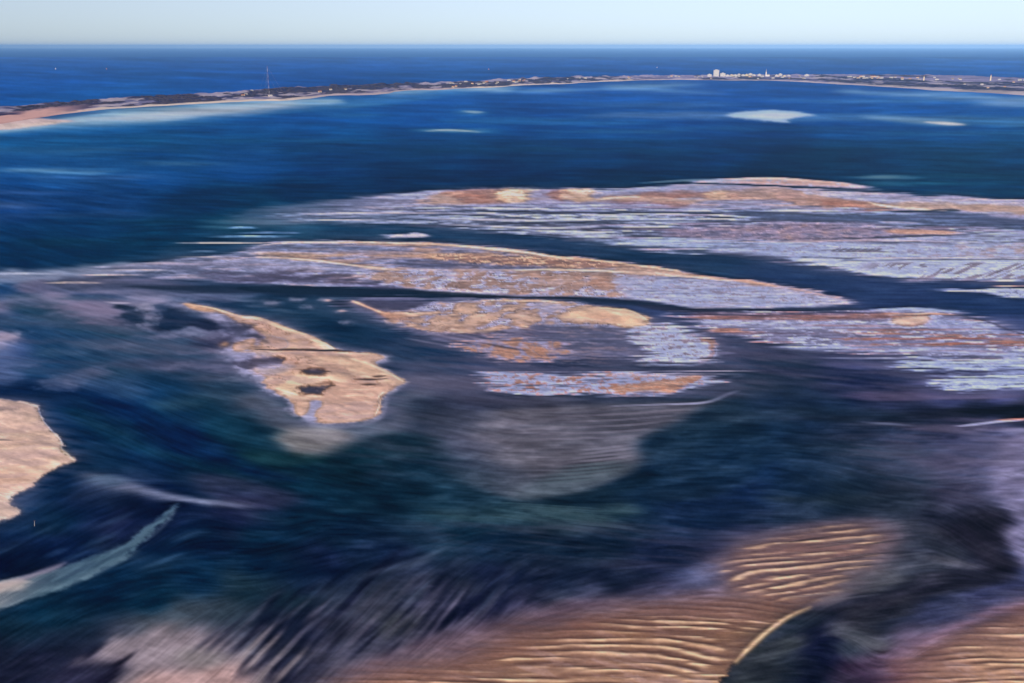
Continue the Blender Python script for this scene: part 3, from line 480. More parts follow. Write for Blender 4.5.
P([(620, 268), (660, 270), (690, 275), (650, 275), (620, 272)], (196, 158, 150), 4, .8, .7, dry=.8)
# dendritic runnels
w, m = shape_mask([(370, 274), (420, 271.5), (512, 272), (600, 273), (660, 277), (640, 286), (620, 297), (540, 295.5), (440, 291), (400, 286), (372, 280)], 6, 1.2, 2, (20, 4), 337)
put(w, m * .75, (156, 156, 192), .3)
rg = ridge(X[w], Y[w], 17, 4.4, 343, -14, 12)
put(w, m * (1 - sstep(.6, .92, rg)) * .9, (168, 124, 114), .8); put(w, m * (1 - sstep(.3, .62, rg)) * .5 * sstep(460, 400, X[w]) , (200, 162, 142), .9); put(w, m * sstep(.84, .95, rg) * .75, (176, 178, 214), .2); put(w, m * sstep(.955, .99, rg) * .8, (74, 76, 110), 0)
put(w, m * sstep(.15, .6, fbm(X[w], Y[w], 12, 3, 2, 345)) * .45, (166, 170, 208), .3)
P([(575, 278), (610, 277), (635, 283), (625, 290), (600, 288), (580, 283)], (176, 124, 110), 6, 1.5, .6, brk=.6, bs=(12, 2), dry=.7)
w, m = shape_mask([(620, 277), (690, 279), (768, 287), (820, 296), (850, 302.5), (820, 306), (768, 307.5), (690, 306), (640, 299), (615, 290)], 6, 1, 2, (20, 3), 338)
put(w, m * .75, (164, 170, 208), .3, .5); put(w, m * sstep(.2, .6, LACE[w]) * .6, (150, 120, 128), .4); put(w, m * sstep(-.1, .8, LONG[w]) * .4, (120, 128, 172)); put(w, m * sstep(300, 305, Y[w]) * sstep(.05, .5, LACE2[w]) * .5, (150, 134, 140))
# purple weed at its left root
for x, y, rx, ry in [(275, 276, 22, 3), (300, 279, 22, 3.4), (330, 276, 20, 3), (345, 281, 16, 3), (260, 281, 24, 2.6), (235, 279, 30, 2), (290, 271, 20, 1.4), (220, 273, 24, 1.5), (370, 284, 14, 2.4), (382, 289, 18, 2.5)]:
    P([(x - rx, y), (x - rx * .4, y - ry), (x + rx * .5, y - ry * .8), (x + rx, y), (x + rx * .4, y + ry), (x - rx * .5, y + ry)], (72, 68, 98), 5, 1.2, .8, warp=2.5, ws=(14, 4), seed=int(x))
P([(180, 262), (256, 262), (300, 266), (290, 271), (220, 268), (170, 267)], (144, 136, 162), 9, 1.2, .6, brk=.5, bs=(30, 1.5)); 
P([(90, 290), (150, 288), (250, 284), (256, 282), (180, 281), (110, 283)], (62, 76, 108), 12, 1.6, .5, brk=.3)

# -- channel under it
P([(120, 286), (200, 285), (256, 285.5), (330, 287), (400, 289.5), (440, 292), (512, 296.5), (600, 297.8), (650, 302), (690, 307.5), (768, 309.5), (840, 307), (860, 310), (800, 315), (730, 314), (660, 309), (620, 305), (560, 301), (512, 300), (440, 298.5), (380, 298), (330, 297), (256, 294), (180, 292)], (34, 50, 74), 3, 1, .85, warp=1.2, ws=(30, 3), seed=350)
P([(256, 286), (420, 291), (512, 297), (512, 299), (400, 297), (256, 292)], (22, 42, 62), 4, .8, .6)
P([(640, 304), (700, 309), (800, 312), (760, 314), (690, 313), (650, 309)], (46, 50, 72), 3, .8, .7)

# -- third bar group
B3 = [(335, 299), (380, 297.5), (440, 300.5), (512, 301), (545, 301), (570, 305), (610, 310), (640, 318), (665, 324), (690, 331), (712, 341), (716, 350), (710, 361), (690, 364), (650, 362), (610, 356), (570, 358), (520, 358), (470, 350), (440, 340), (400, 330), (370, 318), (350, 308)]
w, m = P(B3, (108, 106, 138), 16, 7, .85, warp=4, ws=(40, 8), seed=351, st=.7, shine=.3)
P([(355, 300), (420, 301), (440, 306), (480, 308), (460, 313), (410, 312), (380, 310)], (66, 66, 94), 6, 1.5, .85, warp=3, ws=(20, 4), seed=352, brk=.3)
w, m = shape_mask([(385, 312), (420, 310), (440, 303), (512, 300.5), (545, 301.5), (590, 306), (640, 318), (650, 326), (600, 326), (560, 328), (540, 324), (512, 330), (480, 334), (430, 332), (410, 326), (390, 322)], 4, 1.3, 3, (18, 5), 353)
put(w, m * .85, (156, 150, 182), .3, .5); rg = ridge(X[w], Y[w], 24, 6, 355, -8, 10)
put(w, m * (1 - sstep(.5, .95, rg)) * .9, (178, 138, 126), .8); put(w, m * (1 - sstep(.2, .6, rg)) * .7, (216, 170, 138), .95); put(w, m * sstep(.82, .95, rg) * .8, (178, 178, 212), .2); put(w, m * sstep(.96, .99, rg) * .8, (70, 72, 104), 0); put(w, m * sstep(.1, .5, fbm(X[w], Y[w], 30, 2.4, 3, 357)) * .5, (150, 146, 180), .3)
R([(351, 301, .8), (358, 303, 1.3), (370, 308, 1.0), (386, 314, 1.2), (398, 317, .8)], (216, 168, 152), 1.5, .6, .9, dry=.8); P([(378, 311), (400, 314), (412, 319), (395, 321), (380, 316)], (176, 130, 126), 4, 1.2, .7, brk=.4, dry=.6)
R([(480, 301, .3), (540, 300.8, .8), (560, 303, .6)], (236, 192, 160), 2, .5, .8, dry=.9)
P([(535, 302), (556, 303), (568, 309), (550, 312), (538, 309)], (158, 150, 176), 3, 1, .8)
P([(560, 317), (572, 311), (600, 307.5), (625, 310), (640, 316), (648, 323), (643, 327), (628, 328), (608, 323), (590, 322), (575, 321)], (228, 180, 142), 3, 1, .95, warp=1.5, ws=(14, 5), seed=356, dry=1); P([(586, 316), (608, 314), (622, 320), (604, 323), (590, 320)], (206, 150, 122), 4, 1.2, .7, dry=1)
R([(600, 308.5, .4), (628, 311.5, 1), (644, 318.5, .8), (648, 325, .4)], (242, 206, 164), 1.4, .6, .85, dry=1)
for x, y in [(437, 323), (452, 322), (470, 321), (485, 318), (520, 318), (470, 310)]: P([(x - 9, y + 2), (x - 5, y - 3), (x + 6, y - 3.5), (x + 9, y), (x + 3, y + 4)], (214, 166, 138), 2, 1, .75, warp=2, ws=(10, 4), seed=x, dry=.95)
# slate pool, rusty patch, white lobe
P([(500, 332), (560, 325), (620, 328), (650, 335), (640, 346), (600, 352), (560, 346), (520, 340)], (74, 80, 108), 12, 4, .75, warp=3, seed=357, brk=.5, bs=(40, 3))
P([(440, 336), (500, 330), (560, 333), (530, 337), (470, 340)], (84, 78, 108), 7, 1.5, .7, warp=3, seed=358, brk=.5, bs=(20, 2))
w, m = P([(455, 345), (470, 341), (500, 338), (540, 340), (568, 348), (560, 355), (530, 360), (495, 358), (475, 351)], (150, 146, 180), 14, 6, .9, warp=3, ws=(30, 6), seed=359, st=.8, dry=.3, shine=.4); rg = ridge(X[w], Y[w], 16, 4.5, 360, 16, 8); put(w, m * (1 - sstep(.5, .95, rg)) * .85, (176, 126, 114), .7); put(w, m * sstep(.2, .6, LACE[w]) * .5, (146, 110, 122))
for k in range(9): R([(395 + k * 11, 333 + (k % 3) * 5, .3), (415 + k * 11, 337 + (k % 3) * 5, .9), (440 + k * 11, 341 + (k % 3) * 5, .2)], (150, 138, 160) if k % 2 else (60, 62, 90), 3, .7, .6)
w, m = P([(632, 330), (655, 325), (690, 332), (712, 341), (716, 350), (712, 360), (698, 364), (650, 363), (632, 360), (650, 352), (640, 343), (628, 336)], (164, 170, 208), 14, 5, .95, warp=3, ws=(30, 6), seed=361, st=.8, dry=.35, shine=.6); mottle(w, m, None, (150, 120, 130), LACE, .12, .6, .8)
R([(700, 337, .5), (712, 342, 1.8), (714, 350, 2), (712, 357, 1.2), (700, 362, .5)], (186, 126, 112), 2, 1, .8, warp=2, ws=(8, 4), dry=.7)
R([(714, 346, .3), (717, 351, .7), (713, 359, .3)], (160, 164, 196), 1, .6, .7)
P([(560, 364), (620, 362), (700, 366), (740, 366), (700, 372), (600, 371)], (58, 64, 88), 8, 1.6, .75, brk=.2)
w, m = shape_mask([(480, 326), (560, 322), (640, 328), (660, 345), (620, 362), (520, 366), (470, 352)], 20, 8, 3, (40, 8), 363)
put(w, m * sstep(.0, .7, fbm(X[w], Y[w], 34, 2.2, 4, 364, 3, .7)) * .6, (142, 130, 152), .25); put(w, m * sstep(.25, .8, fbm(X[w], Y[w], 24, 2, 4, 365, 3, .7)) * .45, (168, 132, 126), .4)
# strip below
w, m = P([(478, 372), (520, 374), (600, 373.5), (680, 374), (716, 374.5), (735, 376), (705, 381), (690, 388), (676, 395.5), (640, 396), (590, 394), (530, 394.5), (505, 391), (490, 383)], (156, 162, 200), 18, 4, .95, warp=3, ws=(40, 5), seed=362, st=.7, dry=.35, shine=.5)
mottle(w, m, None, (176, 122, 116), LACE, -.05, .5, .85, dry=.5); mottle(w, m, None, (104, 104, 138), fbm(X, Y, 30, 1.8, 3, 363), .3, .8, .7)
P([(610, 388), (640, 384), (672, 380), (700, 376.5), (690, 383), (678, 390), (672, 394), (650, 391), (620, 393)], (198, 134, 112), 4, 1, .7, warp=1.5, brk=.4, bs=(12, 2), dry=.8)
for y, x0, x1 in [(374.6, 560, 740), (376.6, 600, 720), (371.6, 640, 760)]: R([(x0, y, .2), ((x0 + x1) / 2, y - .4, .7), (x1, y - 1, .2)], (180, 166, 186), 5, .5, .7)
R([(672, 398, .4), (690, 392, 1), (720, 382, .9), (745, 374, .4)], (120, 124, 160), 3, 1, .6)
R([(610, 406, .2), (660, 404.5, .5), (705, 402.5, 1), (728, 394, .8), (740, 390, .2)], (150, 152, 184), 3, .7, .8)
for k in range(10): y = 409 + k * 2.9; R([(560 - k * 3, y + 5, .2), (630, y + 1.5, .6), (690 - k * 5, y - 2.5, .2)], (134, 130, 156) if k % 2 else (70, 74, 98), 4, .7, .42)
for k in range(9): y = 446 + k * 4.2; R([(585 - k * 6, y + 4, .2), (612 - k * 4, y + 1, .8), (642 - k * 3, y - 3, .2)], (142, 140, 162) if k < 4 else (96, 116, 128), 4, .7, .5)
for k in range(9): y = 504 + k * 2.6; R([(490 + k * 10, y - 2, .2), (540 + k * 8, y + 1, .6), (600 + k * 5, y + 5, .2)], (104, 128, 136), 5, .6, .4)

# -- fourth bar, right
w, m = P([(672, 316), (690, 313.8), (768, 313.8), (870, 312.5), (905, 311.5), (955, 314), (985, 320), (1008, 329), (1035, 337), (1190, 345), (1190, 366), (1024, 364), (900, 356), (830, 350), (768, 342), (725, 331), (695, 323)], (128, 122, 154), 22, 4.5, .95, warp=2.5, ws=(50, 4), seed=370, st=.7, dry=.35, shine=.5)
mottle(w, m, None, (166, 170, 208), LACE2 + .3 * LONG, -.05, .5, .9); mottle(w, m, None, (168, 118, 114), fbm(X, Y, 80, 1.8, 3, 371) + .3 * LACE, .15, .6, .8, dry=.5)
P([(690, 314), (768, 314), (870, 313), (900, 312), (880, 319), (800, 319), (720, 318)], (146, 98, 104), 8, 1, .85, warp=2, brk=.35, bs=(30, 1.6), seed=372, dry=.4)
P([(895, 319), (920, 316.5), (928, 318), (927, 322), (915, 324), (898, 323)], (226, 178, 152), 4, .9, .95, warp=1, dry=1); R([(880, 313.5, .2), (930, 314, .9), (955, 315, .3)], (212, 158, 142), 3, .6, .8, dry=.8)
R([(925, 318, .3), (932, 320, 1), (920, 324, .8), (900, 325, .3)], (176, 124, 124), 1.5, .6, .7)
P([(690, 322), (768, 321), (860, 322), (900, 327), (860, 330), (768, 329), (710, 326)], (162, 164, 202), 8, 1.2, .6, brk=.5, bs=(8, 2)); P([(930, 319), (960, 320), (990, 326), (1005, 333), (960, 331), (930, 328)], (150, 156, 200), 6, 1.5, .8, brk=.3)
R([(958, 315.5, .3), (985, 321, .8), (1012, 331, .6), (1035, 337, .3)], (60, 56, 82), 2, .6, .7)
for y, x0, x1, c in [(333.3, 830, 925, (196, 134, 118)), (333.3, 700, 830, (108, 92, 120)), (338.6, 850, 1000, (176, 104, 98)), (339, 960, 1060, (150, 104, 112)), (344, 920, 1080, (190, 112, 98)), (336, 780, 900, (100, 96, 130)), (341.5, 820, 960, (112, 106, 140)), (347, 830, 1000, (98, 96, 132)), (325.6, 790, 900, (178, 120, 112)), (329, 820, 960, (132, 106, 126)), (359, 980, 1060, (170, 110, 112)), (356.5, 900, 1040, (84, 84, 120)), (352, 880, 1060, (110, 110, 146))]:
    R([(x0, y, .2), ((x0 + x1) / 2, y, .9), (x1, y + .3, .2)], c, 6, .6, .75, warp=.8, ws=(30, 2), brk=.3, bs=(14, 2), seed=int(y), dry=.4 if c[0] > 150 else 0)
P([(780, 346), (870, 345), (950, 348), (1024, 352), (1024, 358), (960, 354), (880, 352), (800, 351)], (152, 160, 204), 9, 1.4, .75, brk=.5, bs=(40, 2), shine=.6)
R([(820, 358.3, .2), (890, 358.3, .7), (930, 359, .3)], (160, 166, 200), 6, .5, .8)
for pts, o in [([(885, 365), (905, 360), (940, 358.5), (1024, 361), (1190, 366), (1190, 374), (1024, 370), (960, 369.5), (920, 369), (898, 368.5)], .92), ([(932, 382), (945, 377.5), (975, 376), (1024, 378), (1190, 380), (1190, 392), (1024, 388.5), (960, 389), (940, 386)], .95), ([(985, 372), (1024, 370.5), (1190, 374), (1190, 380), (1024, 377), (1000, 376)], .7)]:
    w, m = P(pts, (166, 176, 222), 18, 4.5, o, warp=2.5, ws=(20, 4), seed=int(pts[0][0]), st=.8, dry=.35, shine=.6); mottle(w, m, None, (110, 112, 156), LACE2, .3, .8, .6)
R([(955, 426.5, .2), (975, 424.5, 1.2), (1000, 421.5, 1), (1024, 420, .6)], (168, 172, 210), 3, .6, .85); R([(995, 420.5, .2), (1024, 419, .8), (1190, 414, 1)], (178, 120, 108), 3, .5, .85, dry=.5)
R([(1000, 431, .3), (1024, 430, 1.8), (1190, 428, 2)], (150, 148, 186), 5, 1, .8); R([(980, 462, .2), (1000, 461, .8), (1024, 462, .4)], (150, 148, 182), 4, .7, .6)
R([(860, 422, .2), (890, 424, 1), (915, 426, .2)], (100, 108, 134), 5, .8, .6)

# -- hooked bank, left of middle
HOOK = [(160, 302.5), (185, 303.5), (208, 307), (225, 312), (240, 316), (258, 317.5), (270, 322), (284, 327), (302, 333), (318, 340), (334, 348), (348, 351), (372, 353.5), (388, 357), (384, 361), (372, 364.5), (384, 370), (397, 377), (405.5, 382), (402, 386), (393, 388), (386, 393), (381, 399), (382, 405), (377, 416), (366, 420), (348, 424), (325, 425), (304, 421), (296, 412), (292, 404), (280, 398), (266, 390), (254, 380), (240, 372), (232, 362), (222, 350), (238, 340), (234, 330), (222, 320), (200, 312), (180, 307)]
P(HOOK, (126, 128, 156), 14, 7, .6, warp=3, seed=379)
w, m = P(HOOK, (150, 146, 178), 6, 3, .95, warp=2.5, ws=(14, 6), seed=380, dry=.3, shine=.4)
core = [(214, 309), (240, 317.5), (256, 318), (284, 328), (304, 335), (320, 342), (336, 350), (372, 354.5), (386, 357.5), (372, 363.5), (396, 377.5), (404, 382), (392, 387), (382, 393), (378, 400), (379, 408), (374, 416), (345, 422), (322, 421), (316, 412), (322, 402), (318, 398), (308, 402), (302, 414), (296, 408), (294, 400), (280, 394), (262, 384), (264, 376), (248, 368), (258, 356), (252, 346), (264, 342), (258, 334), (244, 326), (228, 317)]
w, m = P(core, (204, 158, 138), 4, 2.4, .95, warp=2, ws=(14, 6), seed=381, dry=.85)
rg = ridge(X[w], Y[w], 22, 9, 382, 10, 10); put(w, m * sstep(.9, .97, rg) * .8, (158, 146, 168), .3); put(w, m * (1 - sstep(.3, .7, rg)) * .6, (224, 182, 152), .95); put(w, m * sstep(.1, .7, fbm(X[w], Y[w], 30, 3.5, 3, 383)) * .5, (176, 128, 118), .8)
P([(216, 311), (240, 321), (258, 328), (266, 336), (258, 346), (244, 352), (232, 346), (224, 330)], (128, 124, 154), 6, 3, .8, warp=3, ws=(16, 6), seed=391, brk=.4, bs=(18, 4), brot=20, dry=.3)
P([(226, 318), (246, 326), (256, 334), (244, 338), (228, 330)], (62, 68, 98), 6, 2, .7, warp=3, ws=(14, 6), seed=392, brk=.5, bs=(14, 4), brot=20, dry=.1)
for k in range(7): R([(246 + k * 9, 322 + k * 4.5, .3), (252 + k * 8, 332 + k * 3.5, 1.4), (250 + k * 7, 341 + k * 2, .4)], (180, 134, 124) if k % 2 else (160, 150, 174), 2.5, 1.2, .6, dry=.7)
R([(185, 304, .3), (215, 309.5, 1), (240, 317, 1.2), (258, 319, 1.6), (280, 327, 1.8), (304, 335.5, 2), (322, 343.5, 1.6), (334, 349, .8)], (236, 190, 152), 1.6, .8, .95, dry=1)
R([(228, 316, .4), (252, 323, 1.5), (275, 331, 1.6), (296, 340, 1.2), (312, 346, .6)], (184, 138, 128), 3, 1, .7)
R([(240, 336, .5), (256, 336, 2.4), (266, 342, 1.6), (280, 348, .6)], (66, 66, 96), 3, 1, .8)
P([(284, 340), (290, 336), (298, 340), (304, 346), (298, 349), (288, 348), (286, 344)], (222, 170, 134), 1.6, 1, .95, dry=1); P([(268, 336), (280, 334), (290, 342), (284, 348), (272, 346)], (190, 146, 136), 2.4, 1.2, .7, dry=.8); R([(268, 335, .4), (284, 339, .7), (288, 346, .7), (280, 350, .4)], (150, 146, 176), 1, .6, .8)
P([(232, 344), (244, 341), (256, 338), (252, 345), (240, 350), (230, 351)], (206, 154, 130), 2.5, 1.2, .9, warp=1.5, dry=.9); P([(218, 344), (226, 341), (230, 345), (222, 348)], (196, 150, 130), 2, 1, .8, dry=.8)
for k, (x, y) in enumerate([(238, 332), (230, 338), (246, 328), (228, 330)]): R([(x - 16, y + 6, .3), (x, y, 1.8), (x + 12, y - 4, .5)], (60, 62, 92), 2.5, 1, .75)
R([(256, 350.2, .4), (300, 350, .9), (336, 350.8, .9), (352, 351.6, .3)], (52, 50, 72), 2, .5, .9, dry=.2)
R([(240, 352.4, .4), (300, 352.4, .8), (370, 354.5, .6)], (226, 176, 146), 2, .6, .7, dry=1)
P([(262, 354), (300, 352.5), (350, 354), (372, 356), (384, 358.5), (372, 362.5), (350, 359), (310, 357), (270, 358)], (206, 160, 142), 3, 1, .8, dry=.9, brk=.3)
P([(310, 358), (340, 357), (360, 361), (376, 369), (396, 378), (403, 382.5), (396, 385), (380, 383), (366, 378), (352, 376), (346, 368), (330, 363)], (224, 178, 146), 2.2, 1.1, .95, dry=1, seed=384); R([(350, 358.5, .4), (366, 363.5, 1), (382, 370.5, 1), (397, 378.5, 1), (404, 382.5, .5)], (240, 202, 166), 1.3, .7, .9, dry=1)
P([(326, 362), (340, 366), (350, 374), (345, 380), (330, 376), (322, 370)], (198, 150, 128), 4, 2, .6, dry=1)
P([(276, 388), (286, 382), (292, 374), (300, 373), (316, 376), (324, 380), (316, 384), (300, 385), (296, 391), (300, 395), (290, 394), (280, 391)], (232, 192, 152), 1.8, 1.1, .95, dry=1, seed=385, warp=1)
R([(276, 388.6, .3), (286, 391.5, .9), (298, 395.5, .4)], (246, 212, 168), 1, .5, .9, dry=1)
P([(324, 376), (338, 374), (350, 378), (346, 384), (332, 382)], (214, 170, 138), 3, 1.3, .8, dry=1)
P([(303, 372), (312, 369), (326, 370), (330, 373), (322, 375), (310, 375)], (66, 60, 80), 2.2, 1, .95, warp=1.6, ws=(8, 4), seed=386, dry=0)
P([(297, 390), (304, 386), (316, 387), (330, 384), (333, 386.5), (322, 389), (322, 393), (308, 394), (300, 393)], (62, 62, 86), 2.4, 1.1, .97, warp=2, ws=(8, 4), seed=387, dry=0)
for x0, x1, y in [(355, 388, 380.5), (360, 376, 385.5), (372, 386, 377.5)]: R([(x0, y, .3), ((x0 + x1) / 2, y - .4, 1.1), (x1, y - .4, .3)], (84, 74, 94), 2, .7, .85, dry=.2)
P([(238, 362), (256, 357), (276, 356), (284, 361), (272, 366), (250, 369)], (64, 62, 90), 4, 1.4, .85, warp=2.5, ws=(10, 4), seed=388, dry=0); P([(258, 366), (280, 364), (290, 368), (276, 374), (262, 376)], (156, 148, 176), 3, 1.2, .8, warp=2, seed=389); P([(250, 354), (268, 352), (275, 356), (258, 359)], (158, 152, 180), 3, 1, .7)
P([(330, 388), (350, 384), (378, 389), (384, 392), (378, 398), (372, 410), (360, 416), (330, 414), (324, 404), (326, 396)], (206, 158, 138), 4, 2, .85, dry=.95, seed=390); P([(322, 404), (372, 408), (372, 416), (350, 422), (322, 421)], (206, 164, 152), 4, 2, .85, dry=.85)
for k in range(9): y = 390 + k * 3; R([(330, y + .6, .2), (352, y, .6), (374 - k * .5, y - .5, .2)], (184, 134, 120) if k % 2 else (226, 184, 158), 4, .6, .5)
R([(384, 392.5, .3), (379, 397, .8), (379.5, 405, .8), (375, 415.5, .4)], (240, 204, 170), 1, .7, .85, dry=1); R([(381, 396, .2), (378.6, 400, .5), (380, 405, .2)], (70, 60, 76), .8, .5, .6)
P([(310, 404), (318, 400), (322, 404), (316, 414), (316, 421), (306, 420), (306, 411)], (156, 156, 190), 2.5, 1.5, .95, warp=1.5, dry=.2); P([(296, 404), (308, 401), (307, 412), (300, 416), (296, 411)], (216, 166, 136), 2, 1.5, .85, dry=.95)
R([(388, 357.5, 1), (376, 364, 1.2), (398, 376, .8), (407, 382.5, 1.4), (397, 389, 1.6), (388, 395, 2), (385, 405, 2), (382, 416, 2), (366, 424, 2), (345, 427, 1.5), (310, 425, 1)], (160, 160, 190), 2.4, 1.6, .5)
P([(186, 303.5), (208, 307), (216, 312), (205, 311.5), (190, 308)], (214, 164, 140), 2.5, .9, .85, dry=.8, warp=1.5); P([(215, 313), (222, 315), (232, 325), (226, 328), (214, 322), (205, 316)], (160, 156, 186), 3, 1.6, .8, warp=2)
P([(138, 308), (146, 304), (154, 303), (150, 309), (143, 311)], (156, 154, 180), 3, 1.4, .75, warp=3, ws=(10, 5), seed=31); P([(143, 325), (149, 319), (156, 316), (152, 323), (147, 327)], (160, 162, 190), 3, 1.6, .75, warp=3, ws=(10, 5), seed=32); R([(105, 302, .3), (118, 303, .9), (130, 303, .3)], (190, 182, 200), 2.4, .7, .7)
for k, (x, y, rx, ry, c, o) in enumerate([(200, 333, 34, 4, (150, 150, 182), .7), (180, 300, 30, 2, (146, 150, 184), .7), (150, 312, 7, 5, (158, 154, 184), .7), (95, 312, 40, 4, (134, 126, 156), .6), (20, 297, 40, 3, (122, 128, 160), .6), (8, 336, 9, 6, (176, 168, 192), .8), (60, 386, 22, 5, (110, 118, 150), .6),
        (215, 344, 22, 2, (40, 46, 74), .7), (170, 324, 18, 4, (26, 46, 74), .7), (222, 326, 16, 4, (30, 42, 72), .6), (132, 318, 10, 5, (30, 52, 80), .7), (225, 352, 20, 1.5, (150, 148, 178), .7), (245, 298, 26, 1.5, (132, 138, 168), .5), (100, 293, 50, 2, (126, 126, 158), .6), (200, 366, 46, 2, (126, 126, 156), .5), (240, 378, 20, 2, (150, 148, 172), .5)]):
    P([(x - rx, y + 1), (x - rx * .4, y - ry), (x + rx * .5, y - ry * .8), (x + rx, y), (x + rx * .4, y + ry), (x - rx * .5, y + ry)], c, 7, 2, o, warp=5, ws=(20, 8), seed=950 + k, brk=.35, bs=(22, 5))
for x, y in [(272, 303), (296, 300), (309, 306.5), (342, 311), (327, 300), (348, 323)]: P([(x - 7, y), (x, y - 2), (x + 7, y), (x, y + 2)], (162, 150, 174), 3, 1.2, .75, warp=2, ws=(10, 4), seed=x); 
for x, y in [(328, 300.5), (342, 311)]: P([(x - 4, y), (x, y - 1.2), (x + 4, y), (x, y + 1)], (208, 160, 146), 1.5, .6, .8, dry=.6)
P([(300, 305), (330, 300), (350, 307), (380, 318), (400, 328), (380, 330), (345, 320)], (86, 96, 124), 10, 3, .4, brk=.4); P([(330, 301), (345, 300), (350, 306), (338, 307)], (40, 44, 66), 4, 1.3, .6)

# -- bank on the left margin
EDGE = [(-176, 398), (-90, 395), (-20, 399), (10, 401), (32, 404.5), (38, 407), (40, 414), (45, 424), (54, 434), (60, 441), (61, 450), (66, 455), (73.5, 459), (68, 463), (56, 467), (44, 473), (39, 478), (36, 485), (26, 490), (14, 494), (9, 500), (16, 507), (20, 513), (8, 518), (-20, 528), (-90, 545), (-176, 560)]
P(EDGE, (120, 124, 150), 12, 7, .5, warp=1, seed=399); P(EDGE, (140, 140, 168), 5, 3, .55, warp=1, seed=400)
w, m = P(EDGE, (214, 176, 160), 1.3, .9, 1, warp=1.4, ws=(9, 5), seed=401, dry=1)
put(w, m * sstep(-.2, .6, fbm(X[w], Y[w], 60, 8, 3, 402, 4)) * .7, (232, 196, 170), 1); put(w, m * sstep(0, .7, fbm(X[w], Y[w], 50, 7, 3, 403, -4)) * .55, (196, 158, 152), 1)
put(w, m * sstep(440, 400, Y[w]) * .3, (186, 164, 172), 1); put(w, m * sstep(462, 476, Y[w]) * sstep(500, 480, Y[w]) * .45, (224, 170, 138), 1); put(w, m * sstep(486, 506, Y[w]) * .6, (232, 208, 196), 1)
R([(0, 450, 1), (30, 449, 1.4), (60, 451, 2), (70, 457, 1)], (246, 212, 180), 3, 1, .8, dry=1); P([(-176, 408), (0, 409), (12, 407.5), (20, 409), (8, 411), (-60, 413)], (96, 90, 108), 3, .9, .85, warp=2, ws=(7, 4), seed=404); R([(-60, 441, .4), (0, 440.6, .8), (12, 441, .3)], (120, 108, 124), 3, .6, .8)
R([(38, 407, .3), (44, 422, .8), (61, 441, .9), (62, 450, .8), (73, 459, .5)], (206, 200, 212), 1, .8, .5)

# -- pale silt streak (old wake of the tide), bottom left
WK = [(178.5, 504, 1.2), (173, 509, 3.2), (160, 520, 4.0), (146, 532, 4.4), (132, 545, 5), (118, 555, 6), (100, 562, 7.5), (78, 572, 9), (50, 582, 11), (20, 590, 12), (-10, 597, 14), (-80, 610, 18), (-176, 622, 22)]
w, m = P(ribbon(WK), (88, 116, 134), 2.2, 1.4, .85, warp=1.6, ws=(16, 8), seed=410, smooth=False, brk=.25, bs=(40, 4), brot=-28, shine=.2)
put(w, m * sstep(70, -40, X[w]) * .85, (178, 170, 172), .2); R([(-60, 592, 2), (0, 586, 2.6), (40, 573, 2.4), (60, 566, 1.6), (68, 562, .4)], (150, 142, 160), 2, 1, .75, warp=1)
R([(30, 593, 1), (70, 584, 2), (110, 566, 2), (140, 550, .8)], (120, 142, 156), 4, 1.5, .5); P([(-176, 585), (-20, 582), (20, 580), (30, 584), (0, 592), (-176, 606)], (206, 190, 182), 6, 2, .6, warp=2)
R([(145, 541, .4), (160, 529, 1), (172, 515, 1.2), (177, 507, .6)], (130, 148, 160), 1.4, 1, .5)

# -- rippled sand, bottom right
RA = [(728, 552), (760, 543), (800, 533), (840, 527), (872, 524), (888, 526), (884, 540), (874, 556), (868, 566), (850, 574), (840, 582), (848, 588), (836, 596), (815, 602), (790, 604), (770, 598), (745, 596), (735, 585), (722, 575), (722, 562)]
w, m = P(RA, (134, 104, 104), 34, 13, .85, warp=3, ws=(60, 16), seed=420, dry=.6)
RIPA = (w, m)
RB = [(300, 720), (340, 690), (380, 678), (420, 672), (465, 664), (500, 652), (530, 638), (560, 632), (590, 622), (640, 612), (690, 605), (740, 602), (790, 603), (812, 606), (800, 612), (780, 622), (764, 634), (748, 648), (734, 660), (726, 672), (735, 690), (740, 720), (760, 840), (300, 840)]
BASIN = [(815, 605), (790, 616), (769, 632), (751, 649), (738, 661), (727, 672), (722, 690), (740, 740), (900, 800), (960, 700), (880, 600)]
wb, mb = shape_mask(BASIN, 1.2, 1, 1.2, (12, 5), 429); basin = np.zeros((NY, NX), np.float32); basin[wb] = mb
w, m = shape_mask(RB, 44, 26, 3, (70, 26), 421); m = m * (1 - basin[w]); put(w, m * .95, (150, 110, 88), .75); put(w, m * sstep(-.1, .6, fbm(X[w], Y[w], 110, 16, 3, 424, -6)) * .4, (112, 84, 88), .6)
put(w, m * sstep(.0, .7, fbm(X[w], Y[w], 60, 12, 3, 422)) * .5, (138, 98, 92), .8); put(w, m * sstep(630, 700, Y[w]) * sstep(400, 560, X[w]) * .5, (190, 146, 118), .9)
RIPB = (w, m)
RC = [(898, 672), (920, 652), (950, 640), (985, 622), (1010, 612), (1040, 604), (1100, 596), (1190, 590), (1190, 840), (950, 840), (930, 720), (905, 690)]
w, m = P(RC, (154, 112, 98), 36, 22, .95, warp=3, ws=(70, 26), seed=423, dry=.85)
put(w, m * sstep(930, 900, X[w] + (Y[w] - 660)) * .4, (130, 98, 108), .6); put(w, m * sstep(640, 660, Y[w]) * sstep(950, 990, X[w]) * .6, (196, 148, 116), .95)
RIPC = (w, m)
R([(735, 664, 1), (750, 648, 2.4), (768, 632, 2.2), (788, 618, 1.6), (812, 607, .6)], (238, 200, 152), 2, 1.3, .85, dry=1)
R([(726, 672, .4), (738, 662, 1), (752, 650, .8), (770, 633, .6), (790, 618, .5), (812, 607.5, .3)], (44, 44, 52), 1.2, .8, .55)

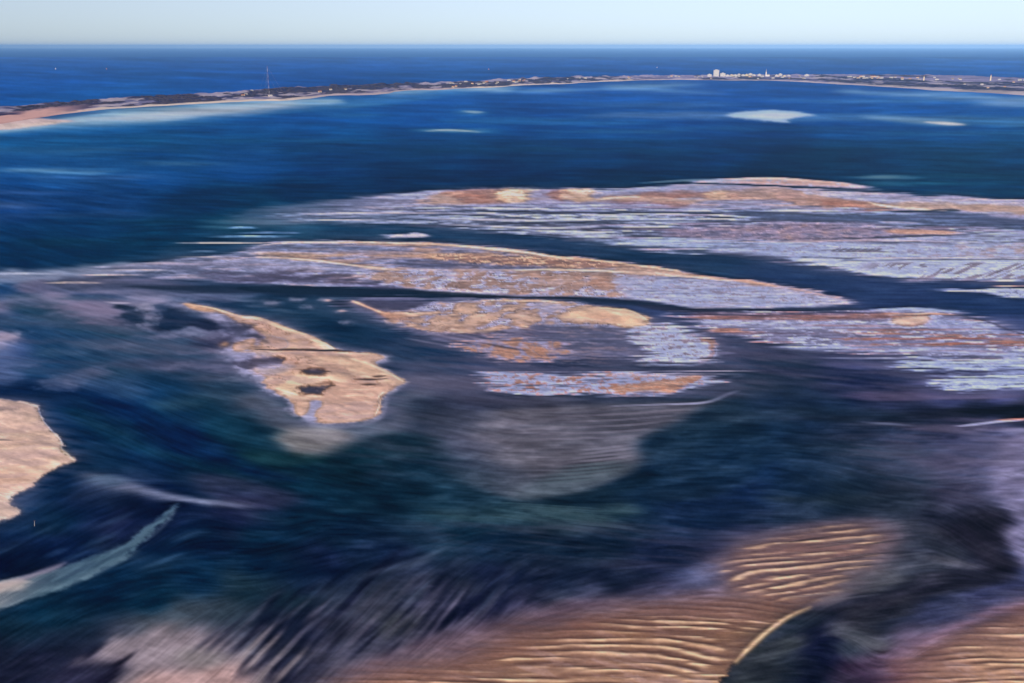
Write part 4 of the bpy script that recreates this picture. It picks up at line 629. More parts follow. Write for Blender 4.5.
# ripple crests: real relief on the sand, lit tops also put into the colour
def crests(w, m, wl, slope, seed):
    sd = seed
    x, y = X[w], Y[w]
    ph = (y + (x - 800) * slope - (7 * np.exp(-((x - 800) + (y - 605) * 1.15 + 6) ** 2 / 1600.) if sd == 441 else 0)) / wl + .95 * fbm(x, y, 240, 45, 2, seed) + .26 * fbm(x, y, 55, 11, 3, seed + 1)
    f = ph - np.floor(ph); prof = .5 - .5 * np.cos(2 * math.pi * f ** .8)
    brk = sstep(-.55, .35, fbm(x, y, 70, 4.5, 3, seed + 2, 0, .6))
    mm = np.clip(m * 1.05 + .3 * m * (1 - m) * fbm(x, y, 60, 4, 3, seed + 3), 0, 1)
    return prof, mm, brk
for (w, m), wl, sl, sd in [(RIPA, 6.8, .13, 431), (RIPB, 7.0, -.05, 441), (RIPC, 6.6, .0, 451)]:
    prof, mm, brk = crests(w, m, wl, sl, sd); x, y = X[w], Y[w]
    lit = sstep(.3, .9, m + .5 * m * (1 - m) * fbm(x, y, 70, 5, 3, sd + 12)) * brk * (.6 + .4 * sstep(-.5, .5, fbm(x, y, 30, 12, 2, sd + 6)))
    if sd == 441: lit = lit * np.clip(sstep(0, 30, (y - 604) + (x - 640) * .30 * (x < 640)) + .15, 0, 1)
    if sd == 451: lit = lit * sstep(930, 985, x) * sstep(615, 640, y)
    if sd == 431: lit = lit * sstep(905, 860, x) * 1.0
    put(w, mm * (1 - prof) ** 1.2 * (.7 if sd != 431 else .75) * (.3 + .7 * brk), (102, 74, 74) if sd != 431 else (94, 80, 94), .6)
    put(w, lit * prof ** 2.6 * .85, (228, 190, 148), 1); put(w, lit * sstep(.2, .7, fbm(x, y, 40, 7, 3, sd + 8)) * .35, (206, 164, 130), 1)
    RIP[w] += prof * mm * (.35 + .65 * brk) * .55
for k in range(26):   # faint submerged ripples beside the sand
    x = 790 + 120 * _rng.random(); y = 528 + 70 * _rng.random(); R([(x - 30, y + 4, .2), (x, y, .7), (x + 30, y - 4, .2)], (112, 112, 124) if k % 2 else (50, 52, 64), 4, .8, .35)

# carry a little of everything along the current, so nothing ends like cut paper
sm = smear(RGB, ANG * np.where(Y < 330, .3, 1).astype(np.float32), 9)
kk = ((.55 - .25 * sstep(280, 480, Y) - .2 * sstep(500, 600, Y)) * (1 - .5 * np.clip(DRY * 2, 0, 1)))[..., None]
RGB[:] = RGB * (1 - kk) + sm * kk
lm = RGB.mean(-1); RGB *= (1 + np.clip((lm - blur(lm, 5, 2.5)) / (lm + 20), -.5, .5) * .9 * sstep(150, 190, Y))[..., None]
wind = fbm(X + Y * 2, Y - X * .03, 90, 2.4, 4, 801, 0, .65) + .6 * fbm(X, Y, 240, 9, 3, 802)
RGB *= (1 + .10 * wind * (1 - sstep(220, 330, Y)) * (1 - np.clip(DRY * 3, 0, .8)))[..., None]
tint = ((1 - sstep(230, 300, Y)) * sstep(118, 150, Y) * (1 - np.clip(DRY * 4, 0, 1)))[..., None]
RGB *= 1 + tint * (np.array([.14, .03, -.09], np.float32))
RGB *= 1 + ((1 - sstep(150, 200, Y)) * (1 - np.clip(DRY * 4, 0, 1)))[..., None] * np.array([.10, .05, -.03], np.float32)
land = np.clip(np.maximum(DRY * 2.5, SHINE * 1.8), 0, 1) * sstep(185, 195, Y)
halo = np.clip(blur(blur(land, 34, 8), 14, 4) * 1.7, 0, 1) * (1 - land) * sstep(.0, .8, .45 + .6 * fbm(X, Y, 60, 5, 4, 830, 4, .65))
thin = np.clip(1 - .8 * sstep(283, 288, Y) * sstep(316, 306, Y) * sstep(230, 300, X), 0, 1) * (1 - .6 * sstep(500, 520, Y))
hk = (halo * .62 * thin)[..., None]; RGB[:] = RGB * (1 - hk) + np.array([104, 106, 138], np.float32) * hk
for pts, o, sd in [([(400, 330), (520, 322), (640, 326), (740, 336), (790, 360), (760, 392), (650, 402), (520, 404), (420, 398), (396, 360)], .42, 831), ([(760, 340), (900, 352), (1190, 362), (1190, 404), (1000, 402), (860, 392), (780, 380)], .4, 832),
                   ([(0, 300), (160, 300), (240, 340), (230, 380), (120, 370), (0, 372)], .25, 833), ([(880, 420), (1000, 424), (1190, 430), (1190, 500), (960, 500), (880, 480), (840, 450)], .4, 834), ([(420, 520), (600, 520), (760, 530), (700, 580), (560, 560), (440, 550)], .25, 835), ([(300, 430), (420, 410), (480, 440), (420, 480), (320, 470)], .2, 836)]:
    w, m = shape_mask(pts, 40, 10, 6, (60, 14), sd); k = m * o * (1 - land[w]) * sstep(-.3, .7, .25 + fbm(X[w], Y[w], 80, 6, 4, sd + 9, 5, .65))
    put(w, k, (98, 94, 120))
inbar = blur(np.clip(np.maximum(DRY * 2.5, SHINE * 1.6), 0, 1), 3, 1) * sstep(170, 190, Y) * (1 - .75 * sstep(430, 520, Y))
hair = fbm(X, Y, 26, 1.25, 3, 811, 1, .7) * .6 + fbm(X, Y, 7, 1.3, 3, 812, 0, .7) * .7
calm = 1 - .75 * sstep(.6, .85, DRY) * sstep(285, 310, Y)
RGB *= (1 + .13 * np.clip(hair, -1.1, .9) * inbar * calm)[..., None]
RGB += (np.clip(hair, 0, 1) * 8 * inbar * calm)[..., None] * np.array([.8, .95, 1.3], np.float32)
q1 = fbm(X, Y, 34, 6, 4, 850, 14, .6); q2 = fbm(X, Y, 70, 5, 4, 851, -3, .6); dz = sstep(.5, .8, DRY)
RGB *= (1 + (.15 * q1 + .07 * q2) * dz * (1 - .5 * sstep(520, 540, Y)))[..., None]
pk = (sstep(.05, .6, q2 - .4 * q1) * dz * .45 * sstep(185, 200, Y) * (1 - sstep(500, 520, Y)) + .35 * sstep(.1, .6, q1) * dz * sstep(500, 540, Y))[..., None]
RGB[:] = RGB * (1 - pk) + np.array([170, 142, 150], np.float32) * pk
RGB[:] = (RGB - 84) * 1.12 + 81
ds = (.16 * dz)[..., None]; RGB[:] = RGB * (1 - ds) + RGB.mean(-1, keepdims=True) * ds
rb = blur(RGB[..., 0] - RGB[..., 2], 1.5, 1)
sky_sheen = (sstep(2, -22, rb) * inbar * sstep(95, 135, RGB.mean(-1)))[..., None]; RGB += sky_sheen * np.array([4, 8, 13], np.float32)  # pale sky reflection in the thin water on the bars, put into the colour
tan_ = (sstep(-8, 14, rb) * inbar * (1 - sstep(.62, .85, DRY)))[..., None]; RGB *= 1 + tan_ * np.array([-.02, -.07, -.20], np.float32)
lm = RGB.mean(-1); RGB *= (1 + np.clip((lm - blur(lm, 22, 5)) / (lm + 20), -.45, .45) * .4 * inbar)[..., None]
# dry sand pales
dk = (np.clip(DRY - .4, 0, .6) * .55 * (1 - .5 * sstep(510, 540, Y)))[..., None]
RGB[:] = RGB * (1 - dk) + np.array([220, 194, 184], np.float32) * dk
# grain everywhere
g = SPECK * (1.0 + DRY * 1.5) + (_rng.random((NY, NX)).astype(np.float32) - .5) * 3
RGB += (g * 1.3)[..., None]
RGB *= (1 + .05 * LACE * np.clip(DRY + .2, 0, 1) + .015 * LACE2)[..., None]
RGB[:] = np.clip(RGB, 4, 250)


# ---------------------------------------------------------------- from survey grid to metres
def ground(px, py, z=0.0):
    """place on the level z seen in the survey direction (px, py)"""
    px = np.asarray(px, float); py = np.asarray(py, float)
    u = (px - 512) / FOC; v = (341.5 - py) / FOC
    cy, sy = math.cos(PITCH), math.sin(PITCH)
    dy = cy + v * sy; dz = -sy + v * cy
    t = (z - CAM_H) / dz
    return u * t, dy * t

def to_linear(c):
    c = np.clip(c / 255., 0, 1)
    return np.where(c <= .04045, c / 12.92, ((c + .055) / 1.055) ** 2.4)

GAIN = np.array([.88, .85, .84])         # what even daylight on level ground makes of a colour
def albedo(rgb): return np.clip(to_linear(np.asarray(rgb, float)) / GAIN, .0005, .9)

def node_mat(name, rough=.8, spec=.3):
    m = bpy.data.materials.new(name); m.use_nodes = True
    b = m.node_tree.nodes['Principled BSDF']; b.inputs['Roughness'].default_value = rough; b.inputs['Specular IOR Level'].default_value = spec
    return m, m.node_tree, b

def flat_material(name, water):
    """tidal ground or water: surveyed colour, fine grain, wet shine"""
    m, t, b = node_mat(name)
    at = t.nodes.new('ShaderNodeAttribute'); at.attribute_name = 'ground_colour'
    sh = t.nodes.new('ShaderNodeAttribute'); sh.attribute_name = 'wet_shine'
    tc = t.nodes.new('ShaderNodeTexCoord')
    mp = t.nodes.new('ShaderNodeMapping'); mp.inputs['Scale'].default_value = (.07, .16, .16)
    nz = t.nodes.new('ShaderNodeTexNoise'); nz.inputs['Scale'].default_value = 1; nz.inputs['Detail'].default_value = 5; nz.inputs['Roughness'].default_value = .65
    rp = t.nodes.new('ShaderNodeMapRange'); rp.inputs['From Min'].default_value = .3; rp.inputs['From Max'].default_value = .7
    a = .06
    rp.inputs['To Min'].default_value = 1 - a; rp.inputs['To Max'].default_value = 1 + a
    mx = t.nodes.new('ShaderNodeVectorMath'); mx.operation = 'SCALE'
    L = t.links.new
    L(tc.outputs['Object'], mp.inputs[0]); L(mp.outputs[0], nz.inputs['Vector']); L(nz.outputs['Fac'], rp.inputs['Value'])
    L(at.outputs['Color'], mx.inputs[0]); L(rp.outputs[0], mx.inputs['Scale']); L(mx.outputs[0], b.inputs['Base Color'])
    r1 = t.nodes.new('ShaderNodeMapRange'); r1.inputs['To Min'].default_value = .7; r1.inputs['To Max'].default_value = .3
    s1 = t.nodes.new('ShaderNodeMapRange'); s1.inputs['To Min'].default_value = 0; s1.inputs['To Max'].default_value = .2
    L(sh.outputs['Fac'], r1.inputs['Value']); L(sh.outputs['Fac'], s1.inputs['Value']); L(r1.outputs[0], b.inputs['Roughness']); L(s1.outputs[0], b.inputs['Specular IOR Level'])
    return m
M_WATER = flat_material('tidal_water', True)
M_SAND = flat_material('tidal_sand', False)

GXw, GYw = ground(X, Y)
PXM = np.hypot(*[np.gradient(a, axis=0) for a in (GXw, GYw)])     # metres per row
HGT = blur(DRY, 5, 3) * .5 + blur(DRY, 1.5, 1) * .12 + RIP * .8 + np.clip(PXM, .8, 7) * blur(DRY, 5, 3) * (.06 * fbm(X, Y, 24, 6, 3, 500, -4, .5) + (.13 + .12 * sstep(270, 300, Y)) * fbm(X, Y, 46, 10, 2, 503, 10))
HGT = np.where((DRY < .02) & (RIP < .02), 0, HGT).astype(np.float32)
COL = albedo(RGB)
SEA_C = albedo((28, 86, 152))
edge = np.clip(np.minimum(np.minimum(X - X0, X1 - X) / 60., (Y1 - Y) / 40.), 0, 1)[..., None]

def grid_object(name, faces_mask, mat):
    """the cells of the survey grid picked by faces_mask, as one mesh"""
    r, c = np.nonzero(faces_mask)
    v00 = r * NX + c
    q = np.stack([v00, v00 + NX, v00 + NX + 1, v00 + 1], 1)
    used, inv = np.unique(q, return_inverse=True); inv = inv.reshape(q.shape)
    co = np.stack([GXw.ravel()[used], GYw.ravel()[used], HGT.ravel()[used]], 1).astype(np.float32)
    me = bpy.data.meshes.new(name)
    me.vertices.add(len(co)); me.vertices.foreach_set('co', co.ravel())
    me.loops.add(inv.size); me.loops.foreach_set('vertex_index', inv.ravel().astype(np.int32))
    me.polygons.add(len(inv)); me.polygons.foreach_set('loop_start', np.arange(0, inv.size, 4, dtype=np.int32))
    me.polygons.foreach_set('use_smooth', np.ones(len(inv), bool))
    a = me.attributes.new('ground_colour', 'FLOAT_COLOR', 'POINT')
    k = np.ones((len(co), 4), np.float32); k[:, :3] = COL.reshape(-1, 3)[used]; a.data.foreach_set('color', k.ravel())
    s = me.attributes.new('wet_shine', 'FLOAT', 'POINT'); s.data.foreach_set('value', SHINE.ravel()[used].astype(np.float32))
    me.materials.append(mat); me.update(calc_edges=True)
    o = bpy.data.objects.new(name, me); S.collection.objects.link(o)
    return o

BANKS = [  # outline, label
    (BAR1, 'farthest long sandbank with red brown and cream dune patches along its crest'),
    (STR, 'lavender striped mud flat just in front of the farthest long sandbank'),
    (BAR2, 'longest sandbank, tapering to a point on the right, with branching rusty runnels'),
    (B3, 'middle sandbank with a rounded orange crest and white lobe above the dark strait'),
    ([(478, 372), (520, 374), (600, 373.5), (680, 374), (716, 374.5), (735, 376), (705, 381), (690, 388), (676, 395.5), (640, 396), (590, 394), (530, 394.5), (505, 391), (490, 383)], 'low rusty speckled sand strip just below the middle sandbank'),
    ([(672, 316), (690, 313.8), (768, 313.8), (870, 312.5), (905, 311.5), (955, 314), (985, 320), (1008, 329), (1035, 337), (1190, 345), (1190, 366), (1024, 364), (900, 356), (830, 350), (768, 342), (725, 331), (695, 323)], 'red striped sandbank with one small orange hump at the right margin'),
    (HOOK, 'hook shaped golden sandbank with small dark pools left of the middle'),
    (EDGE, 'smooth pale sandbank with a pointed nose at the left margin'),
    (RA, 'small patch of rippled golden sand surrounded by grey water'),
    (RB, 'large rippled golden sand flat at the bottom with a curved bright edge'),
    (RC, 'rippled orange brown sand flat in the bottom right corner'),
    ([(690, 182), (720, 179), (768, 177.2), (810, 180), (850, 184), (872, 187), (850, 188), (800, 186), (740, 183.5)], 'thin pink sandbar lying behind the farthest long sandbank'),
    ([(727, 115), (742, 112), (765, 110.5), (795, 111.5), (816, 115), (800, 117.5), (790, 120), (792, 122.5), (770, 121.5), (752, 119), (736, 118.5)], 'small white shoal alone in the blue lagoon below the town'),
    ([(930, 290), (965, 289.5), (1000, 288), (1024, 287.5), (1190, 288), (1190, 300), (1024, 298), (995, 296), (975, 292.5)], 'thin lavender strip in the dark channel at the right margin'),
    ([(932, 382), (945, 377.5), (975, 376), (1024, 378), (1190, 380), (1190, 392), (1024, 388.5), (960, 389), (940, 386)], 'pale blue white flat below the red striped sandbank at the right margin'),
]
IDM = np.zeros((NY, NX), np.int16)
full = (slice(0, NY), slice(0, NX))
for i, (pts, lab) in enumerate(BANKS):
    w, m = shape_mask(pts, 1, 1, 1, (14, 5), 600 + i)
    a = IDM[w]; a[(m > .35)] = i + 1
fid = IDM[:-1, :-1]
sea = grid_object('tidal_water', fid == 0, M_WATER); sea['kind'] = 'structure'
for i, (pts, lab) in enumerate(BANKS):
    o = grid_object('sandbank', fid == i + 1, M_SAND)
    o['kind'] = 'structure'; o['label'] = lab; o['group'] = 'sandbanks bared by the tide'

# open sea out to the horizon, under the surveyed part
def sheet(name, size, z, mat, n=1):
    me = bpy.data.meshes.new(name); me.from_pydata([(-size, -size, z), (size, -size, z), (size, size, z), (-size, size, z)], [], [(0, 1, 2, 3)])
    me.materials.append(mat); o = bpy.data.objects.new(name, me); S.collection.objects.link(o); return o
m, t, b = node_mat('open_sea_water', .55, 0)
nz = t.nodes.new('ShaderNodeTexNoise'); nz.inputs['Scale'].default_value = .002; nz.inputs['Detail'].default_value = 6; tc = t.nodes.new('ShaderNodeTexCoord')
mp = t.nodes.new('ShaderNodeMapping'); mp.inputs['Scale'].default_value = (.15, 1, 1)
cr = t.nodes.new('ShaderNodeValToRGB'); cr.color_ramp.elements[0].position = .3; cr.color_ramp.elements[1].position = .7
cr.color_ramp.elements[0].color = (*albedo((25, 82, 147)), 1); cr.color_ramp.elements[1].color = (*albedo((31, 91, 157)), 1)
t.links.new(tc.outputs['Object'], mp.inputs[0]); t.links.new(mp.outputs[0], nz.inputs['Vector']); t.links.new(nz.outputs['Fac'], cr.inputs[0]); t.links.new(cr.outputs[0], b.inputs['Base Color'])
o = sheet('open_sea', 140000, -.6, m); o['kind'] = 'structure'

# air
hz = bpy.data.meshes.new('haze'); bm = bmesh.new(); bmesh.ops.create_cube(bm, size=1); bm.to_mesh(hz); bm.free()
ho = bpy.data.objects.new('haze', hz); S.collection.objects.link(ho); ho.scale = (290000, 290000, 442); ho.location = (0, 0, 219.3); ho['kind'] = 'stuff'
m = bpy.data.materials.new('haze'); m.use_nodes = True; t = m.node_tree; t.nodes.clear()
out = t.nodes.new('ShaderNodeOutputMaterial'); pv = t.nodes.new('ShaderNodeVolumePrincipled'); pv.inputs['Density'].default_value = 1.5e-5
pv.inputs['Color'].default_value = (.23, .50, 1, 1); pv.inputs['Anisotropy'].default_value = -.35
t.links.new(pv.outputs[0], out.inputs['Volume']); hz.materials.append(m)

# ---------------------------------------------------------------- the long island
rnd = random.Random(3)
TOP = [(-180, 126), (-90, 117), (0, 109.5), (80, 102.5), (160, 97.4), (240, 93), (300, 88.8), (350, 87), (420, 85), (480, 82.6), (520, 80.3), (560, 79.2), (600, 78), (640, 77), (700, 76), (760, 75.8), (820, 75.2), (870, 75), (920, 75.4), (980, 76.6), (1024, 78.5), (1100, 81), (1200, 84)]
BOT = [(-180, 140), (-60, 130), (0, 124), (30, 119.5), (70, 113.5), (110, 109), (160, 106), (230, 102), (280, 101), (310, 99), (330, 96.2), (350, 95.2), (375, 94.5), (390, 93), (395, 91.5), (430, 90), (480, 88), (520, 85.6), (560, 83.8), (600, 82), (640, 80.5), (680, 80), (720, 80.2), (760, 80.8), (800, 82), (840, 84.5), (880, 87), (920, 89.5), (960, 92), (1024, 95.5), (1100, 99), (1200, 104)]
ix = np.arange(-178, 1198, .6); nI = len(ix); nJ = 44
tp = np.interp(ix, *zip(*TOP)); bt = np.interp(ix, *zip(*BOT))
bt = bt + fbm(ix, ix * 0, 26, 1, 3, 701) * .45 * np.clip((bt - tp) / 6, .3, 1); 
tx, ty = ground(ix, tp); bx, by = ground(ix, bt)
s = np.linspace(0, 1, nJ)[:, None]                    # 0 = lagoon shore, 1 = open sea shore
ixx = bx + (tx - bx) * s; iyy = by + (ty - by) * s
# dunes: noise in metres
NB = lambda sc, o, sd: fbm(ixx, iyy * .55, sc, sc, o, sd, gain=.6)
ridge_w = np.exp(-((s - .9) / .09) ** 2) * 9 + np.exp(-((s - .6) / .3) ** 2) * 5
prof = np.clip(s / .06, 0, 1) ** 1.5 * np.clip((1 - s) / .04, 0, 1)
scale = np.clip(np.hypot(bx, by) / 7000., .7, 2)[None, :]
far = sstep(560, 700, ix)[None, :]
Z = .6 + prof * (3 + 1.5 * ridge_w * (.8 + .9 * np.abs(NB(170, 4, 702))) * scale * (1 - .55 * far) + 5 * np.clip(NB(90, 3, 703), -.3, 1) * scale) 
Z[0] = -1; Z[-1] = -1
u1 = NB(260, 4, 704); u2 = NB(110, 3, 705); u3 = NB(520, 3, 706)
c = np.zeros(ixx.shape + (3,)); c[:] = (44, 42, 78)
def mixc(k, col):
    global c
    k = np.clip(k, 0, 1)[..., None]; c = c * (1 - k) + np.array(col, float) * k
mixc(sstep(-.1, .6, u2) * .6, (62, 58, 88)); mixc(sstep(.1, .4, u1) * .85, (124, 120, 158)); mixc(sstep(.22, .45, u2 * .6 + u1 * .6) * .75, (186, 174, 184))
mixc(sstep(.78, .97, s + .16 * u1) * .8, (150, 142, 172)); mixc(sstep(.86, 1.0, s + .1 * u2) * .5, (180, 168, 182))
mixc(far * sstep(-.4, .1, u3 + .3 * u1) * .85 * (s < .92), (140, 132, 172))
beach = sstep(.16, .06, s + .05 * u2) 
mixc(beach * (1 - .35 * far), (214, 196, 186))
west = sstep(110, 40, ix)[None, :]
mixc(west * sstep(.62, .4, s + .12 * u1), (206, 162, 158)); mixc(west * sstep(.55, .5, s) * sstep(.34, .38, s + .06 * u1) * sstep(30, 10, ix)[None, :] , (56, 48, 80))
mixc(sstep(100, 60, np.abs(ix - 390))[None, :] * sstep(.5, .3, s + .2 * u2) * .4, (150, 130, 150))
r_, c_ = np.meshgrid(np.arange(nJ - 1), np.arange(nI - 1), indexing='ij'); v = (r_ * nI + c_).ravel()
me = bpy.data.meshes.new('island')
co = np.stack([ixx, iyy, Z], -1).reshape(-1, 3).astype(np.float32)
fc = np.stack([v, v + 1, v + nI + 1, v + nI], 1).astype(np.int32)
me.vertices.add(len(co)); me.vertices.foreach_set('co', co.ravel()); me.loops.add(fc.size); me.loops.foreach_set('vertex_index', fc.ravel())
me.polygons.add(len(fc)); me.polygons.foreach_set('loop_start', np.arange(0, fc.size, 4, dtype=np.int32)); me.polygons.foreach_set('use_smooth', np.ones(len(fc), bool))
a = me.attributes.new('ground_colour', 'FLOAT_COLOR', 'POINT'); k4 = np.ones((len(co), 4), np.float32); k4[:, :3] = albedo(c.reshape(-1, 3)); a.data.foreach_set('color', k4.ravel())
me.attributes.new('wet_shine', 'FLOAT', 'POINT'); me.materials.append(M_SAND); me.update(calc_edges=True)
isl = bpy.data.objects.new('island', me); S.collection.objects.link(isl); isl['kind'] = 'structure'; isl['label'] = 'long narrow dune island between lagoon and open sea'

def on_island(px, sv):
    """place on the island at survey column px, share sv of the way to the sea shore, with ground height"""
    i = int(np.clip(round((px + 178) / .6), 0, nI - 1)); j = int(np.clip(round(sv * (nJ - 1)), 1, nJ - 2))
    return float(ixx[j, i]), float(iyy[j, i]), float(Z[j, i])

def plain(name, rgb, rough=.7, spec=.3, var=.12, scale=.2):
    m, t, b = node_mat(name, rough, spec)
    nz = t.nodes.new('ShaderNodeTexNoise'); nz.inputs['Scale'].default_value = scale; nz.inputs['Detail'].default_value = 4
    mr = t.nodes.new('ShaderNodeMapRange'); mr.inputs['To Min'].default_value = 1 - var; mr.inputs['To Max'].default_value = 1 + var
    vm = t.nodes.new('ShaderNodeVectorMath'); vm.operation = 'SCALE'; vm.inputs[0].default_value = rgb
    tc = t.nodes.new('ShaderNodeTexCoord'); t.links.new(tc.outputs['Object'], nz.inputs['Vector'])
    t.links.new(nz.outputs['Fac'], mr.inputs['Value']); t.links.new(mr.outputs[0], vm.inputs['Scale']); t.links.new(vm.outputs[0], b.inputs['Base Color'])
    return m
MAT = dict(mast_red=plain('faded_red_paint', (.36, .17, .13), .6), white=plain('white_render', (.62, .61, .60)), cream=plain('cream_render', (.72, .62, .42)), brick=plain('red_brick', (.34, .17, .11)), thatch=plain('thatch', (.20, .15, .11), .95, .1), tile=plain('red_roof_tile', (.36, .15, .09)),
    grey=plain('grey_roofing', (.24, .24, .27)), glass=plain('window_glass', (.05, .07, .10), .15, .5, .05), steel_red=plain('red_paint', (.62, .10, .06), .5), steel_white=plain('white_paint', (.8, .8, .8), .5), steel=plain('galvanised_steel', (.45, .46, .48), .4),
    leaf=plain('heath_leaves', (.040, .032, .058), .9, .1, .4, 3), wood=plain('weathered_wood', (.12, .09, .07)), sail=plain('sailcloth', (.85, .82, .76)), orange=plain('orange_paint', (.75, .30, .08)), foam=plain('wake_foam', (.55, .68, .8), .6))

def mesh_obj(name, bm, mat, parent=None):
    me = bpy.data.meshes.new(name); bm.normal_update(); bm.to_mesh(me); bm.free(); me.materials.append(MAT[mat])
    o = bpy.data.objects.new(name, me); S.collection.objects.link(o); o.parent = parent; return o
def box(bm, x0, x1, y0, y1, z0, z1):
    vs = [bm.verts.new(p) for p in [(x0, y0, z0), (x1, y0, z0), (x1, y1, z0), (x0, y1, z0), (x0, y0, z1), (x1, y0, z1), (x1, y1, z1), (x0, y1, z1)]]
    for f in [(0, 3, 2, 1), (4, 5, 6, 7), (0, 1, 5, 4), (1, 2, 6, 5), (2, 3, 7, 6), (3, 0, 4, 7)]: bm.faces.new([vs[k] for k in f])
def tube(bm, a, b, r0, r1, n=8):
    a, b = Vector(a), Vector(b); d = (b - a).normalized(); q = d.to_track_quat('Z', 'Y').to_matrix()
    A = [bm.verts.new(a + q @ Vector((r0 * math.cos(2 * math.pi * k / n), r0 * math.sin(2 * math.pi * k / n), 0))) for k in range(n)]
    B = [bm.verts.new(b + q @ Vector((r1 * math.cos(2 * math.pi * k / n), r1 * math.sin(2 * math.pi * k / n), 0))) for k in range(n)]
    for k in range(n): bm.faces.new([A[k], A[(k + 1) % n], B[(k + 1) % n], B[k]])
    bm.faces.new(A[::-1]); bm.faces.new(B)
def thing(name, label, cat, loc, rz=0, group=None):
    o = bpy.data.objects.new(name, None); S.collection.objects.link(o); o.location = loc; o.rotation_euler = (0, 0, rz)
    o['label'] = label; o['category'] = cat
    if group: o['group'] = group
    return o

def block_building(name, label, loc, w, d, h, mat, floors, bays, rz=0, group=None, penthouse=True, windows=True):
    t = thing(name, label, 'building', loc, rz, group)
    bm = bmesh.new(); box(bm, -w / 2, w / 2, -d / 2, d / 2, -3, h); mesh_obj('wall', bm, mat, t)
    bm = bmesh.new(); box(bm, -w / 2 - .6, w / 2 + .6, -d / 2 - .6, d / 2 + .6, h + .01, h + 1.1)
    rf = mesh_obj('roof', bm, 'grey', t)
    if penthouse:
        bm = bmesh.new(); box(bm, -w * .22, w * .15, -d * .25, d * .2, h + 1.11, h + 5); mesh_obj('plant_room', bm, mat, rf)
    if windows:
        fh = h / floors; bw = w / bays
        bm = bmesh.new()
        for f in range(floors):
            for b in range(bays):
                x = -w / 2 + bw * (b + .5); z = fh * f + fh * .32
                box(bm, x - bw * .32, x + bw * .32, -d / 2 - .12, -d / 2 + .3, z, z + fh * .42)
        mesh_obj('windows', bm, 'glass', t)['kind'] = 'stuff'
    return t
def gabled_house(name, label, loc, w, d, h, mat, roof, rz=0, group=None):
    t = thing(name, label, 'house', loc, rz, group)
    bm = bmesh.new(); box(bm, -w / 2, w / 2, -d / 2, d / 2, -3, h); mesh_obj('wall', bm, mat, t)
    bm = bmesh.new(); rh = d * .5
    V = [bm.verts.new(p) for p in [(-w / 2 - .5, -d / 2 - .8, h), (w / 2 + .5, -d / 2 - .8, h), (w / 2 + .5, d / 2 + .8, h), (-w / 2 - .5, d / 2 + .8, h), (-w / 2 - .5, 0, h + rh), (w / 2 + .5, 0, h + rh)]]
    for f in [(0, 1, 5, 4), (2, 3, 4, 5), (0, 4, 3), (1, 2, 5), (0, 3, 2, 1)]: bm.faces.new([V[k] for k in f])
    rf = mesh_obj('roof', bm, roof, t)
    bm = bmesh.new(); box(bm, w * .2, w * .2 + 1.6, -.8, .8, h + rh * .6, h + rh + 1.6); mesh_obj('chimney', bm, 'brick', rf)
    for sx in (-.28, .28):
        bm = bmesh.new(); box(bm, w * sx - w * .08, w * sx + w * .08, -d / 2 - .1, -d / 2 + .3, h * .35, h * .75); mesh_obj('window', bm, 'glass', t)
    bm = bmesh.new(); box(bm, -w * .05, w * .05, -d / 2 - .1, -d / 2 + .3, .1, h * .7); mesh_obj('door', bm, 'wood', t)
    return t

# the resort town
def spot(px, sv, dz=0): x, y, z = on_island(px, sv); return (x, y, z + dz)
TOWN = 'white buildings of the resort town on the island'
block_building('tower_block', 'tallest white tower block at the west end of the island town', spot(716.2, .72), 54, 34, 66, 'white', 13, 8, group=TOWN)
block_building('apartment_block', 'broad white apartment block right beside the tall tower block', spot(722.6, .70), 50, 30, 34, 'white', 7, 8, group=TOWN)
block_building('apartment_block', 'lower white block just left of the tall tower block', spot(709.3, .62), 40, 26, 24, 'white', 5, 6, group=TOWN)
# long terraces: (column, depth share, width, height, colour, label)
rows = [(727.6, .66, 40, 27, 'white', 'short white terrace next to the broad apartment block'), (731.4, .72, 34, 31, 'cream', 'cream apartment house with a roof room in the town row'), (735.4, .7, 44, 25, 'white', 'long low white terrace near the middle of the town row'),
        (739, .76, 30, 33, 'white', 'slightly taller white apartment house at the middle of the town row'), (742.8, .66, 40, 24, 'white', 'white terrace in front of the taller apartment house'), (746.4, .72, 36, 27, 'cream', 'cream terrace toward the east of the town row'),
        (750, .74, 40, 34, 'white', 'white hotel block at the east end of the town row'), (753.6, .68, 34, 22, 'white', 'low white terrace just east of the hotel block'), (759.2, .72, 38, 27, 'white', 'isolated white building between the town row and the tall slim mast'),
        (776.4, .66, 36, 26, 'white', 'white building east of the slim mast, first of the small eastern cluster'), (780, .72, 40, 32, 'white', 'tallest building of the small eastern cluster'), (784.6, .6, 34, 20, 'cream', 'cream low building at the end of the eastern cluster'),
        (788.5, .62, 36, 20, 'white', 'low white building east of the eastern cluster'), (806.8, .72, 50, 32, 'white', 'lone white hotel on the flat land east of the town')]
for px, sv, w_, h_, mt, lab in rows: block_building('apartment_house', lab, spot(px, sv), w_ * .9, 20, h_ * .62, mt, max(3, int(h_ / 5)), 6, group=TOWN)
